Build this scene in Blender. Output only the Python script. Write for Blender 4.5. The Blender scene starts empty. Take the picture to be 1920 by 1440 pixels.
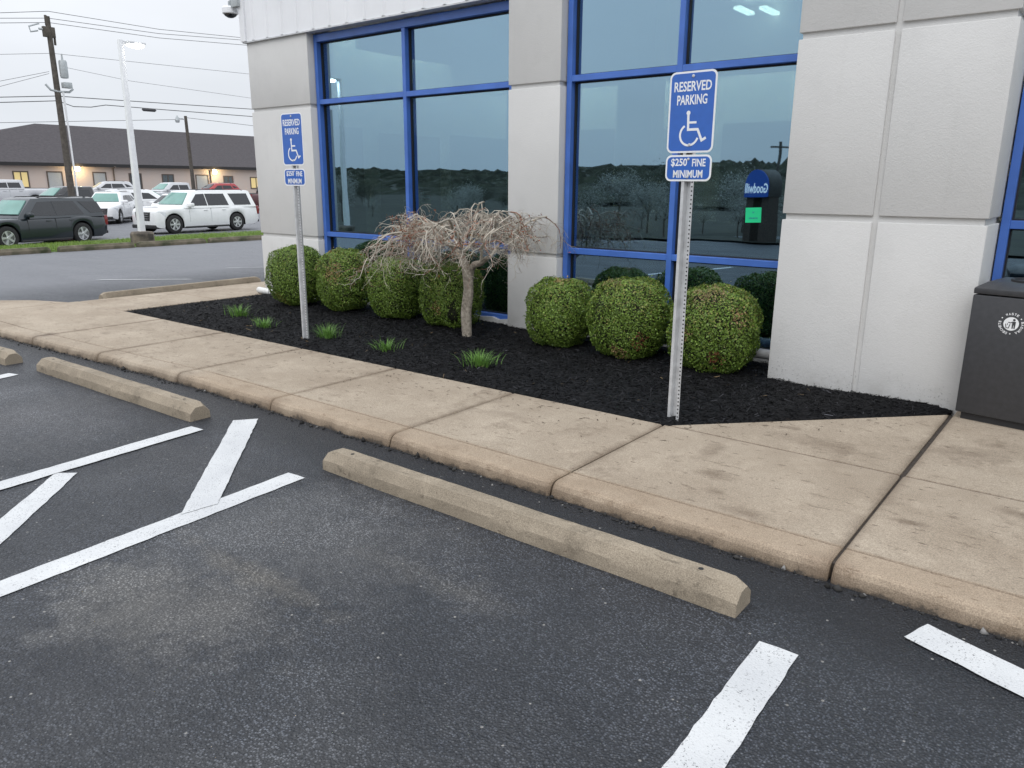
import bpy, bmesh, math, random
import numpy as np
from mathutils import Vector, Matrix
random.seed(7); rng = np.random.default_rng(7)
S = bpy.context.scene
COL = S.collection
R = math.radians

# ------------------------------------------------------------------ camera
cam = bpy.data.cameras.new("camera"); co = bpy.data.objects.new("camera", cam); COL.objects.link(co)
YAW, PITCH, ROLL = -0.66707, 0.25640, 0.00625
cam.sensor_fit = 'HORIZONTAL'; cam.sensor_width = 36.0; cam.lens = 36.0 * 1430.6 / 1920
cam.clip_start = 0.05; cam.clip_end = 2000
Fw = Vector((math.sin(YAW)*math.cos(PITCH), math.cos(YAW)*math.cos(PITCH), -math.sin(PITCH)))
R0 = Vector((math.cos(YAW), -math.sin(YAW), 0)); U0 = R0.cross(Fw)
Rt = math.cos(ROLL)*R0 + math.sin(ROLL)*U0; Up = -math.sin(ROLL)*R0 + math.cos(ROLL)*U0
m = Matrix((Rt, Up, -Fw)).transposed().to_4x4(); m.translation = Vector((2.1213, -3.0305, 1.5671))
co.matrix_world = m
S.camera = co

# ------------------------------------------------------------------ sky, sun, exposure
W = bpy.data.worlds.new("World"); S.world = W; W.use_nodes = True
nt = W.node_tree; nd = nt.nodes; lk = nt.links
bg = nd["Background"]
SUN_EL, SUN_AZ = R(52), R(200)
sky = nd.new("ShaderNodeTexSky"); sky.sky_type = 'NISHITA'; sky.sun_disc = False
sky.sun_elevation = SUN_EL; sky.sun_rotation = SUN_AZ; sky.dust_density = 3.0
tc = nd.new("ShaderNodeTexCoord"); sx = nd.new("ShaderNodeSeparateXYZ"); lk.new(tc.outputs["Generated"], sx.inputs[0])
ramp = nd.new("ShaderNodeValToRGB"); lk.new(sx.outputs["Z"], ramp.inputs[0])
e = ramp.color_ramp.elements
e[0].position = 0.0; e[0].color = (0.665, 0.705, 0.76, 1)
e[1].position = 1.0; e[1].color = (1.62, 1.68, 1.78, 1)
q = e.new(0.22); q.color = (0.83, 0.855, 0.90, 1)
q = e.new(0.5); q.color = (1.12, 1.17, 1.25, 1)
nz = nd.new("ShaderNodeTexNoise"); nz.inputs["Scale"].default_value = 2.2; nz.inputs["Detail"].default_value = 5
mp = nd.new("ShaderNodeMapping"); mp.inputs["Scale"].default_value = (1, 1, 3.5)
lk.new(tc.outputs["Generated"], mp.inputs[0]); lk.new(mp.outputs[0], nz.inputs[0])
mr = nd.new("ShaderNodeMapRange"); mr.inputs[1].default_value = .25; mr.inputs[2].default_value = .75
mr.inputs[3].default_value = 9.2; mr.inputs[4].default_value = 10.8
lk.new(nz.outputs[0], mr.inputs[0])
ml = nd.new("ShaderNodeVectorMath"); ml.operation = 'SCALE'; lk.new(ramp.outputs[0], ml.inputs[0]); lk.new(mr.outputs[0], ml.inputs["Scale"])
mx = nd.new("ShaderNodeMix"); mx.data_type = 'RGBA'; mx.inputs[0].default_value = 0.93
lk.new(sky.outputs[0], mx.inputs[6]); lk.new(ml.outputs[0], mx.inputs[7])
lk.new(mx.outputs[2], bg.inputs[0]); bg.inputs[1].default_value = 0.1
sl = bpy.data.lights.new("sun", 'SUN'); so = bpy.data.objects.new("sun", sl); COL.objects.link(so)
sl.energy = 0.85; sl.angle = R(40); sl.color = (1, .97, .93)
sd = Vector((math.sin(R(160))*math.cos(SUN_EL), math.cos(R(160))*math.cos(SUN_EL), math.sin(SUN_EL)))
so.rotation_euler = sd.to_track_quat('Z', 'Y').to_euler()
S.view_settings.view_transform = 'Standard'; S.view_settings.look = 'None'
S.view_settings.exposure = 0.22; S.view_settings.gamma = 1.0; S.view_settings.use_curve_mapping = False

# ------------------------------------------------------------------ materials
def newmat(name):
    M = bpy.data.materials.new(name); M.use_nodes = True
    return M, M.node_tree.nodes, M.node_tree.links, M.node_tree.nodes["Principled BSDF"]
def mat(name, c, rough=.5, metal=0., spec=.5, var=0., vscale=8., bump=0., bscale=60., coat=0., c2=None):
    """procedural paint / metal / plastic: noise between two tones plus a noise bump"""
    M, n, l, b = newmat(name)
    b.inputs["Base Color"].default_value = (*c, 1); b.inputs["Roughness"].default_value = rough
    b.inputs["Metallic"].default_value = metal; b.inputs["Specular IOR Level"].default_value = spec
    b.inputs["Coat Weight"].default_value = coat; b.inputs["Coat Roughness"].default_value = .06
    t = n.new("ShaderNodeTexCoord")
    if var or c2:
        z = n.new("ShaderNodeTexNoise"); z.inputs["Scale"].default_value = vscale; z.inputs["Detail"].default_value = 6
        l.new(t.outputs["Object"], z.inputs[0])
        r = n.new("ShaderNodeValToRGB"); l.new(z.outputs[0], r.inputs[0])
        a = c2 or tuple(x*(1-var) for x in c); d = c if c2 else tuple(min(1, x*(1+var)) for x in c)
        r.color_ramp.elements[0].position = .32; r.color_ramp.elements[0].color = (*a, 1)
        r.color_ramp.elements[1].position = .68; r.color_ramp.elements[1].color = (*d, 1)
        l.new(r.outputs[0], b.inputs["Base Color"])
    if bump:
        z = n.new("ShaderNodeTexNoise"); z.inputs["Scale"].default_value = bscale; z.inputs["Detail"].default_value = 4
        l.new(t.outputs["Object"], z.inputs[0])
        u = n.new("ShaderNodeBump"); u.inputs["Strength"].default_value = bump; u.inputs["Distance"].default_value = .01
        l.new(z.outputs[0], u.inputs["Height"]); l.new(u.outputs[0], b.inputs["Normal"])
    return M
def emit(name, c, s):
    M, n, l, b = newmat(name); b.inputs["Base Color"].default_value = (*c, 1)
    b.inputs["Emission Color"].default_value = (*c, 1); b.inputs["Emission Strength"].default_value = s
    return M
class G:
    """tiny node-graph helper for the richer materials"""
    def __init__(s, name):
        s.M, s.n, s.l, s.b = newmat(name); s.t = s.n.new("ShaderNodeTexCoord").outputs["Object"]
    def noise(s, scale, detail=4, rough=.5, vec=None, sc=None):
        z = s.n.new("ShaderNodeTexNoise"); z.inputs["Scale"].default_value = scale; z.inputs["Detail"].default_value = detail
        z.inputs["Roughness"].default_value = rough
        v = vec or s.t
        if sc:
            mpn = s.n.new("ShaderNodeMapping"); mpn.inputs["Scale"].default_value = sc; s.l.new(v, mpn.inputs[0]); v = mpn.outputs[0]
        s.l.new(v, z.inputs[0]); return z.outputs[0]
    def vor(s, scale, out="Distance"):
        z = s.n.new("ShaderNodeTexVoronoi"); z.inputs["Scale"].default_value = scale; s.l.new(s.t, z.inputs[0]); return z.outputs[out]
    def rng(s, x, a, b, c=0., d=1.):
        z = s.n.new("ShaderNodeMapRange"); s.l.new(x, z.inputs[0])
        for i, v in enumerate((a, b, c, d)): z.inputs[i+1].default_value = v
        return z.outputs[0]
    def mth(s, op, a, b=None):
        z = s.n.new("ShaderNodeMath"); z.operation = op
        for i, v in enumerate((a, b)):
            if v is None: continue
            if isinstance(v, (int, float)): z.inputs[i].default_value = v
            else: s.l.new(v, z.inputs[i])
        return z.outputs[0]
    def mix(s, f, a, b, mode='MIX'):
        z = s.n.new("ShaderNodeMix"); z.data_type = 'RGBA'; z.blend_type = mode
        for i, v in ((0, f), (6, a), (7, b)):
            if isinstance(v, (int, float)): z.inputs[i].default_value = v
            elif isinstance(v, tuple): z.inputs[i].default_value = (*v, 1)
            else: s.l.new(v, z.inputs[i])
        return z.outputs[2]
    def xyz(s):
        z = s.n.new("ShaderNodeSeparateXYZ"); s.l.new(s.t, z.inputs[0]); return z.outputs
    def blob(s, x, y, rx, ry):
        o = s.xyz()
        dx = s.mth('MULTIPLY', s.mth('SUBTRACT', o[0], x), 1/rx); dy = s.mth('MULTIPLY', s.mth('SUBTRACT', o[1], y), 1/ry)
        return s.mth('SQRT', s.mth('ADD', s.mth('MULTIPLY', dx, dx), s.mth('MULTIPLY', dy, dy)))
    def bump(s, h, st, dist=.01, prev=None):
        u = s.n.new("ShaderNodeBump"); u.inputs["Strength"].default_value = st; u.inputs["Distance"].default_value = dist
        s.l.new(h, u.inputs["Height"])
        if prev: s.l.new(prev, u.inputs["Normal"])
        s.l.new(u.outputs[0], s.b.inputs["Normal"]); return u.outputs[0]
    def out(s, col=None, rough=None, spec=None):
        for k, v in (("Base Color", col), ("Roughness", rough), ("Specular IOR Level", spec)):
            if v is None: continue
            if isinstance(v, (int, float)): s.b.inputs[k].default_value = v
            elif isinstance(v, tuple): s.b.inputs[k].default_value = (*v, 1)
            else: s.l.new(v, s.b.inputs[k])
        return s.M

def asphalt():
    g = G("asphalt"); o = g.xyz()
    big = g.noise(.55, 5, .6); mid = g.noise(2.6, 6, .62); fine = g.noise(150, 3, .6); fine2 = g.noise(420, 2, .5)
    streak = g.noise(1.3, 6, .65, sc=(.35, 1.6, 1))
    col = g.mix(g.rng(big, .3, .7), (.030, .034, .043), (.048, .053, .063))
    col = g.mix(g.rng(mid, .45, .75), col, (.058, .062, .071))
    # worn, lighter wheel tracks in the stall (exposed stone)
    wob = g.mth('ADD', g.mth('MULTIPLY', g.mth('SUBTRACT', g.noise(1.9, 6, .65), .5), 2.2), g.mth('MULTIPLY', g.mth('SUBTRACT', g.noise(11, 5, .75), .5), 1.9))
    for (x, y, rx, ry, k, c) in ((-.80, -1.30, .46, .75, .85, (.118, .122, .130)), (-.62, -1.86, .42, .26, .85, (.170, .166, .158)), (-4.6, -1.6, .6, .9, .7, (.14, .145, .16)), (-.55, -1.02, .70, .48, .85, (.115, .117, .122)), (-.35, -1.72, .42, .24, .85, (.145, .142, .138)),
                                 (.15, -1.02, .40, .10, .5, (.135, .130, .122)), (-.5, -1.45, .5, .07, .6, (.16, .148, .128)),
                                 (-3.6, -1.2, .8, .55, .65, (.11, .11, .118)), (.75, -2.2, .9, .6, .7, (.085, .088, .094)),
                                 (-1.9, -.9, .6, .4, .3, (.08, .08, .085))):
        msk = g.rng(g.mth('ADD', g.blob(x, y, rx, ry), wob), 1.2, .1, 0, k)
        col = g.mix(msk, col, c)
    # fresh black sealer by the kerb
    yy = g.mth('ADD', o[1], g.mth('MULTIPLY', g.mth('SUBTRACT', mid, .5), .3))
    seal = g.mth('MULTIPLY', g.rng(yy, -.55, -.28), g.rng(o[0], -9, -7.5))
    col = g.mix(g.mth('MULTIPLY', seal, .8), col, (.016, .018, .023))
    # older grey asphalt of the far lot, with grazing sky sheen painted in
    old_sheen = g.rng(o[0], -9.2, -11.5)
    col = g.mix(old_sheen, col, g.mix(g.rng(streak, .35, .65), (.115, .12, .135), (.165, .17, .185)))
    oil = g.mth('MULTIPLY', g.rng(g.noise(2.2, 5, .6), .64, .74), .55); col = g.mix(oil, col, (.020, .022, .027))
    vc = g.n.new("ShaderNodeTexVoronoi"); vc.inputs["Scale"].default_value = 125; g.l.new(g.t, vc.inputs[0])
    sc_ = g.n.new("ShaderNodeSeparateXYZ"); g.l.new(vc.outputs["Color"], sc_.inputs[0])
    vb = g.n.new("ShaderNodeTexVoronoi"); vb.inputs["Scale"].default_value = 62; g.l.new(g.t, vb.inputs[0])
    sb_ = g.n.new("ShaderNodeSeparateXYZ"); g.l.new(vb.outputs["Color"], sb_.inputs[0])
    stone = g.mth('MULTIPLY', g.rng(sc_.outputs[0], .25, 1.0), g.rng(vc.outputs["Distance"], .62, .25))
    cov = g.rng(g.noise(1.1, 5, .65), .35, .62, .35, 1.0)           # sealer thickness: how far the stones show
    cov = g.mth('MULTIPLY', cov, g.mth('SUBTRACT', 1.0, g.mth('MULTIPLY', seal, .6)))
    k = g.mth('ADD', .48, g.mth('MULTIPLY', g.mth('MULTIPLY', stone, cov), 2.3))
    kc = g.n.new("ShaderNodeCombineXYZ"); [g.l.new(k, kc.inputs[q]) for q in range(3)]
    near = g.rng(o[0], -7, -12, 1, .25)
    col = g.mix(near, col, g.mix(1.0, col, kc.outputs[0], 'MULTIPLY'))
    pm = g.mth('MULTIPLY', g.mth('MULTIPLY', g.rng(sb_.outputs[0], .992, .995), g.rng(vb.outputs["Distance"], .36, .26)), near)
    col = g.mix(g.mth('MULTIPLY', pm, .8), col, (.30, .29, .27))
    pin = g.mth('MULTIPLY', g.rng(sc_.outputs[1], .90, .93), g.rng(vc.outputs["Distance"], .4, .25))
    col = g.mix(g.mth('MULTIPLY', g.mth('MULTIPLY', pin, near), .3), col, (.20, .20, .195))
    rg = g.mth('ADD', g.rng(streak, .3, .7, .40, .60), g.mth('MULTIPLY', g.mth('SUBTRACT', sc_.outputs[2], .5), .3))
    bp = g.bump(g.mth('ADD', g.mth('SUBTRACT', 1.0, vc.outputs["Distance"]), g.mth('MULTIPLY', fine, .6)), .75, .006); bp = g.bump(g.noise(16, 4, .7), .35, .012, bp); g.bump(mid, .35, .02, bp)
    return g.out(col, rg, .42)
def concrete(name="sidewalk_concrete", a=(.270, .218, .163), b=(.392, .332, .260), dirt=(.135, .100, .070), edge=True):
    g = G(name); o = g.xyz()
    big = g.noise(1.1, 6, .6); mid = g.noise(6, 6, .6); fine = g.noise(190, 3, .7)
    col = g.mix(g.rng(big, .3, .7), a, b)
    col = g.mix(g.rng(mid, .5, .8, 0, .45), col, tuple(x*1.25 for x in b))
    st = g.mth('MULTIPLY', g.rng(g.noise(3.2, 5, .6), .56, .70), g.rng(g.noise(14, 4), .35, .6))
    col = g.mix(g.mth('MULTIPLY', st, .52), col, dirt)
    sm = g.mth('MULTIPLY', g.rng(g.noise(9, 4, .6, sc=(1, 2.2, 1)),     .61, .69), .52); col = g.mix(sm, col, dirt)
    sp = g.mth('MULTIPLY', g.rng(g.noise(26, 3, .6, sc=(.5, 1.3, 1)), .66, .71), .7); col = g.mix(sp, col, (.085, .058, .04))
    if edge:
        yk = g.mth('SUBTRACT', o[1], g.rng(o[0], -3.4, -6.8, 0, -.19))
        for yv_, wv_, kv_, xm_ in ((.171, .011, .55, -20), (1.241, .014, .8, 0.)):
            lm = g.rng(g.mth('ADD', g.mth('ABSOLUTE', g.mth('SUBTRACT', yk if yv_ < 1 else o[1], yv_)), g.mth('MULTIPLY', g.mth('SUBTRACT', g.noise(30, 3), .5), .008)), wv_, wv_*.35, 0, kv_)
            col = g.mix(g.mth('MULTIPLY', lm, g.rng(o[0], xm_-.01, xm_+.01)), col, (.075, .052, .036))
        for jx in (-6.17, -4.93, -3.68, -2.44, -1.21, 0., 1.4, 2.66):
            ad = g.mth('ADD', g.mth('ABSOLUTE', g.mth('SUBTRACT', o[0], jx)), g.mth('MULTIPLY', g.mth('SUBTRACT', mid, .5), .09))
            col = g.mix(g.mth('MULTIPLY', g.rng(ad, .055, -.005, 0, .62), g.rng(o[1], 1.27, 1.22) if jx != 1.4 else 1.0), col, dirt)
            jz = g.mth('MULTIPLY', g.rng(ad, .16, 0, 0, .75), g.mth('MULTIPLY', g.rng(o[1], .10, .02), g.rng(big, .42, .58)))
            col = g.mix(jz, col, (.085, .06, .045))
        kb = g.mth('MULTIPLY', g.rng(o[1], .20, .16, 0, .35), g.rng(o[0], -3.6, -3.4)); col = g.mix(kb, col, (.30, .215, .14))
        for (x, y, rx, ry, kk) in ((.62, .62, .10, .07, .6), (.72, .40, .07, .04, .5), (.45, .95, .05, .2, .4), (.93, .25, .12, .05, .5), (1.62, 1.85, .22, .12, .5), (1.55, .62, .10, .035, .7), (1.95, 1.05, .1, .05, .6), (-.9, .75, .22, .08, .3), (.95, 1.5, .25, .10, .35)):
            col = g.mix(g.rng(g.mth('ADD', g.blob(x, y, rx, ry), g.mth('MULTIPLY', g.mth('SUBTRACT', g.noise(12, 5, .7), .5), 2.2)), 1.3, .2, 0, kk), col, dirt)
    if edge:
        # grime climbing the kerb face from the asphalt
        zz = g.mth('ADD', o[2], g.mth('MULTIPLY', g.mth('SUBTRACT', mid, .5), .10))
        col = g.mix(g.rng(zz, .062, .0, 0, .75), col, (.13, .095, .066)); col = g.mix(g.rng(g.mth('ADD', zz, g.mth('MULTIPLY', g.mth('SUBTRACT', g.noise(45, 4, .7), .5), .05)), .016, .002, 0, .75), col, (.04, .036, .032))
    col = g.mix(.6, col, g.mix(g.rng(fine, .35, .65), (.50, .48, .46), (1.5, 1.5, 1.5)), 'MULTIPLY')
    peb = g.rng(g.vor(95), .15, .05); col = g.mix(g.mth('MULTIPLY', peb, .30), col, (.72, .66, .56))
    bp = g.bump(fine, .5, .005); g.bump(mid, .3, .012, bp)
    return g.out(col, .8, .3)
def plaster(name, a, b, speck=True):
    g = G(name); o = g.xyz()
    n1 = g.noise(.9, 4); n2 = g.noise(95, 3, .7, sc=(1, 1, 1.3)); n3 = g.noise(5, 5, .6)
    col = g.mix(g.rng(n1, .3, .7), a, b); col = g.mix(g.rng(n3, .5, .75, 0, .25), col, tuple(x*.88 for x in a))
    # run-down dirt streaks and soil splashed up from the mulch
    strk = g.rng(g.noise(7, 4, .6, sc=(2.2, 2.2, .12)), .58, .75, 0, .06); col = g.mix(strk, col, (.35, .34, .31))
    if speck:
        hz = g.rng(o[2], .42, .06)
        col = g.mix(g.mth('MULTIPLY', g.rng(o[2], .30, .08, 0, .45), g.rng(g.noise(3.1, 5, .7), .45, .68)), col, (.30, .285, .255))
        sp = g.mth('MULTIPLY', g.rng(g.noise(70, 3, .7), .60, .66), g.mth('MULTIPLY', hz, g.rng(g.noise(4, 3), .45, .6)))
        col = g.mix(g.mth('MULTIPLY', sp, .9), col, (.05, .05, .05))
    bp = g.bump(n2, .34, .007); g.bump(g.noise(34, 4, .6), .16, .007, bp)
    return g.out(col, .85, .3)
def paint_line():
    g = G("road_paint")
    f = g.noise(120, 4, .7); m_ = g.noise(9, 5, .6)
    wear = g.mth('MULTIPLY', g.rng(f, .58, .64), g.rng(m_, .38, .60, .3, 1.))
    col = g.mix(g.rng(g.noise(3, 4), .3, .7), (.50, .51, .52), (.62, .63, .63))
    col = g.mix(wear, col, (.07, .07, .075)); g.bump(g.noise(150, 3, .6), .6, .005)
    return g.out(col, .6, .4)
def attr_mat(name, rough=.5, spec=.4, trans=0.):
    M, n, l, b = newmat(name); a = n.new("ShaderNodeAttribute"); a.attribute_name = "tint"
    l.new(a.outputs["Color"], b.inputs["Base Color"]); b.inputs["Roughness"].default_value = rough
    b.inputs["Specular IOR Level"].default_value = spec
    if trans:
        t = n.new("ShaderNodeBsdfTranslucent"); l.new(a.outputs["Color"], t.inputs[0]); x = n.new("ShaderNodeMixShader"); x.inputs[0].default_value = trans
        o_ = n["Material Output"]; l.new(b.outputs[0], x.inputs[1]); l.new(t.outputs[0], x.inputs[2]); l.new(x.outputs[0], o_.inputs[0])
    return M
def glass(name, gl, tr, wav=.004):
    M, n, l, b = newmat(name); n.remove(b); o_ = n["Material Output"]
    g_ = n.new("ShaderNodeBsdfGlossy"); g_.inputs["Color"].default_value = (*gl, 1); g_.inputs["Roughness"].default_value = .012
    t = n.new("ShaderNodeBsdfTransparent"); t.inputs["Color"].default_value = (*tr, 1)
    a = n.new("ShaderNodeAddShader"); l.new(g_.outputs[0], a.inputs[0]); l.new(t.outputs[0], a.inputs[1]); l.new(a.outputs[0], o_.inputs[0])
    z = n.new("ShaderNodeTexNoise"); z.inputs["Scale"].default_value = 1.6; z.inputs["Detail"].default_value = 1
    tcn = n.new("ShaderNodeTexCoord"); l.new(tcn.outputs["Object"], z.inputs[0])
    u = n.new("ShaderNodeBump"); u.inputs["Strength"].default_value = .25; u.inputs["Distance"].default_value = wav; l.new(z.outputs[0], u.inputs["Height"]); l.new(u.outputs[0], g_.inputs["Normal"])
    return M
def brick():
    g = G("brick"); bt = g.n.new("ShaderNodeTexBrick"); mpn = g.n.new("ShaderNodeMapping"); mpn.inputs["Rotation"].default_value = (R(90), 0, R(90))
    g.l.new(g.t, mpn.inputs[0]); g.l.new(mpn.outputs[0], bt.inputs[0])
    bt.inputs["Scale"].default_value = 2.2; bt.inputs["Color1"].default_value = (.58, .42, .36, 1); bt.inputs["Color2"].default_value = (.68, .51, .44, 1); bt.inputs["Mortar"].default_value = (.58, .50, .45, 1)
    col = g.mix(g.rng(g.noise(1.2, 5), .3, .7, 0, .5), bt.outputs[0], (.62, .49, .42)); return g.out(col, .85, .2)
def shingle():
    g = G("shingles"); col = g.mix(g.rng(g.noise(3.5, 6, .7, sc=(1, 1, 3)), .3, .7), (.056, .052, .056), (.092, .085, .090)); g.bump(g.noise(14, 3), .5, .03); return g.out(col, .9, .15)

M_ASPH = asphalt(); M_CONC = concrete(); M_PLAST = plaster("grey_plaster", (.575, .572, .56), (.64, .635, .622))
M_PAINT = paint_line()
M_STOP = concrete("weathered_concrete", (.185, .155, .115), (.365, .308, .235), (.075, .062, .045), False)
M_SIDING = mat("white_siding", (.80, .81, .83), .45, var=.04, vscale=2)
M_BLUE = mat("blue_frame", (.055, .150, .50), .38, var=.10, vscale=5, coat=.15)
M_GASKET = mat("black_gasket", (.012, .012, .014), .6, var=.2)
M_GLASS = glass("tinted_glass", (.235, .345, .430), (.19, .235, .225))
M_WHITE = mat("white_sheeting", (.80, .81, .82), .35, var=.03)
M_SBLUE = mat("sign_blue", (.022, .115, .46), .35, var=.05, vscale=20, coat=.3)
M_GALV = mat("galvanised_steel", (.56, .57, .58), .5, .35, var=.14, vscale=16, bump=.1, bscale=90)
M_HOLE = mat("dark_hole", (.02, .02, .02), .9, var=.1)
M_LEAF = attr_mat("leaves", .42, .35, .12)
M_TWIG = attr_mat("twigs", .85, .2)
M_MULCH = attr_mat("black_mulch", .7, .22)
M_BARK = mat("grey_bark", (.36, .32, .26), .9, c2=(.17, .145, .115), vscale=38, bump=.8, bscale=45)
M_DARK = mat("black_plastic", (.02, .02, .022), .6, var=.15)
M_TIRE = mat("tyre_rubber", (.018, .018, .019), .85, var=.2)
M_RIM = mat("alloy_rim", (.62, .63, .65), .3, .7, var=.05)
M_CGLASS = mat("car_side_glass", (.018, .02, .024), .06, var=.1, spec=.6)
M_WSHIELD = mat("car_windshield_glass", (.13, .275, .24), .08, var=.12, vscale=1.5, spec=.6)  # teal base colour mixes glass tint with a painted sky reflection
M_RED = mat("tail_lamp_red", (.20, .012, .014), .2, var=.1, coat=.5)
M_LENS = mat("headlamp_lens", (.62, .65, .68), .12, var=.2, vscale=12, coat=.6)
M_CHROME = mat("chrome", (.55, .56, .58), .18, .9, var=.1)
M_WOODP = mat("weathered_wood_pole", (.085, .075, .064), .9, var=.3, vscale=6, bump=.6, bscale=18)
M_GREYM = mat("grey_utility_metal", (.42, .45, .46), .5, .1, var=.1)
M_WIRE = mat("black_cable", (.05, .05, .055), .6, var=.1)
M_PVC = mat("white_pvc", (.66, .66, .64), .4, var=.12, vscale=14)
M_BIN = mat("charcoal_powder_coat", (.040, .041, .045), .42, var=.12, vscale=30, bump=.15, bscale=260)
M_GRASSB = mat("lawn_green", (.075, .125, .022), .9, var=.35, vscale=3.5, bump=.8, bscale=60)
M_TRUNK = mat("dark_bark", (.09, .075, .06), .9, var=.3, bump=.6)

# ------------------------------------------------------------------ mesh helpers
class MB:
    def __init__(s): s.v, s.f, s.mi, s.c = [], [], [], 0
    def add(s, vs, fs):
        o = len(s.v); s.v += [tuple(v) for v in vs]
        for f in fs: s.f.append([i+o for i in f]); s.mi.append(s.c)
    def box(s, x0, x1, y0, y1, z0, z1):
        s.add([(x0,y0,z0),(x1,y0,z0),(x1,y1,z0),(x0,y1,z0),(x0,y0,z1),(x1,y0,z1),(x1,y1,z1),(x0,y1,z1)],
              [(0,3,2,1),(4,5,6,7),(0,1,5,4),(1,2,6,5),(2,3,7,6),(3,0,4,7)]); return s
    def prism(s, base, d):
        n = len(base); d = Vector(d); a = [Vector(p) for p in base]; b = [p+d for p in a]
        s.add(a+b, [list(range(n))[::-1], list(range(n, 2*n))] + [(i, (i+1) % n, n+(i+1) % n, n+i) for i in range(n)]); return s
    def tube(s, pts, rad, n=8, cap=True):
        pts = [Vector(p) for p in pts]; k = len(pts); rad = [rad]*k if not hasattr(rad, '__len__') else rad
        vs = []; ref = None
        for i in range(k):
            t = (pts[min(i+1, k-1)]-pts[max(i-1, 0)]).normalized()
            if ref is None: ref = t.orthogonal().normalized()
            ref = (ref - t*ref.dot(t)); ref = ref.normalized() if ref.length > 1e-5 else t.orthogonal().normalized()
            bb = t.cross(ref)
            for j in range(n):
                a = 2*math.pi*j/n; vs.append(pts[i]+(ref*math.cos(a)+bb*math.sin(a))*rad[i])
        fs = [(i*n+j, i*n+(j+1) % n, (i+1)*n+(j+1) % n, (i+1)*n+j) for i in range(k-1) for j in range(n)]
        if cap: fs += [list(range(n))[::-1], list(range((k-1)*n, k*n))]
        s.add(vs, fs); return s
    def lathe(s, prof, n=24, axis='z', c=(0,0,0)):
        vs = []
        for r_, h in prof:
            for j in range(n):
                a = 2*math.pi*j/n; x, y = r_*math.cos(a), r_*math.sin(a)
                p = {'z': (x, y, h), 'y': (x, h, y), 'x': (h, x, y)}[axis]
                vs.append((p[0]+c[0], p[1]+c[1], p[2]+c[2]))
        k = len(prof)
        s.add(vs, [(i*n+j, i*n+(j+1) % n, (i+1)*n+(j+1) % n, (i+1)*n+j) for i in range(k-1) for j in range(n)] + [list(range(n))[::-1], list(range((k-1)*n, k*n))]); return s
    def xf(s, M_):
        s.v = [tuple(M_ @ Vector(v)) for v in s.v]; return s
    def build(s, name, mats, parent=None, bevel=0., seg=2, smooth=False, ang=27, kind=None):
        me = bpy.data.meshes.new(name); me.from_pydata(s.v, [], s.f)
        mats = mats if isinstance(mats, (list, tuple)) else [mats]
        for x in mats: me.materials.append(x)
        me.polygons.foreach_set("material_index", s.mi)
        bm = bmesh.new(); bm.from_mesh(me); bmesh.ops.recalc_face_normals(bm, faces=bm.faces)
        if bevel:
            es = [x for x in bm.edges if len(x.link_faces) == 2 and x.calc_face_angle(0) > R(30)]
            bmesh.ops.bevel(bm, geom=es, offset=bevel, segments=seg, profile=.5, affect='EDGES', clamp_overlap=True)
        bm.to_mesh(me); bm.free()
        if smooth or bevel:
            me.polygons.foreach_set("use_smooth", [True]*len(me.polygons)); me.set_sharp_from_angle(angle=R(ang))
        o = bpy.data.objects.new(name, me); COL.objects.link(o)
        if parent: o.parent = parent
        if kind: o["kind"] = kind
        return o
def mesh_np(name, V, F, matl, tint=None, parent=None, smooth=False):
    """big leaf / chip meshes straight from arrays; F is (n,4) or (n,3)"""
    me = bpy.data.meshes.new(name); k = F.shape[1]
    me.vertices.add(len(V)); me.vertices.foreach_set("co", V.astype(np.float32).ravel())
    me.loops.add(F.size); me.loops.foreach_set("vertex_index", F.astype(np.int32).ravel())
    me.polygons.add(len(F)); me.polygons.foreach_set("loop_start", np.arange(0, F.size, k, dtype=np.int32))
    me.update(calc_edges=True)
    if tint is not None:
        a = me.attributes.new("tint", 'FLOAT_COLOR', 'POINT'); t = np.ones((len(V), 4), np.float32); t[:, :3] = tint; a.data.foreach_set("color", t.ravel())
    if smooth: me.polygons.foreach_set("use_smooth", [True]*len(F))
    me.materials.append(matl)
    o = bpy.data.objects.new(name, me); COL.objects.link(o)
    if parent: o.parent = parent
    return o
def tag(o, label, cat, group=None):
    o["label"] = label; o["category"] = cat
    if group: o["group"] = group
    return o
def thing(name, label, cat, loc=(0,0,0), rz=0., group=None):
    o = bpy.data.objects.new(name, None); COL.objects.link(o); o.empty_display_size = .1
    o.location = loc; o.rotation_euler = (0, 0, rz); return tag(o, label, cat, group)
def dup(root, loc, rz=None, label=None, scale=None):
    r = root.copy(); COL.objects.link(r); r.location = loc
    if rz is not None: r.rotation_euler = (0, 0, rz)
    if scale: r.scale = (scale,)*3
    if label: r["label"] = label
    for ch in list(root.children):
        c = ch.copy(); COL.objects.link(c); c.parent = r
        for gch in list(ch.children):
            d = gch.copy(); COL.objects.link(d); d.parent = c
    return r
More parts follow.
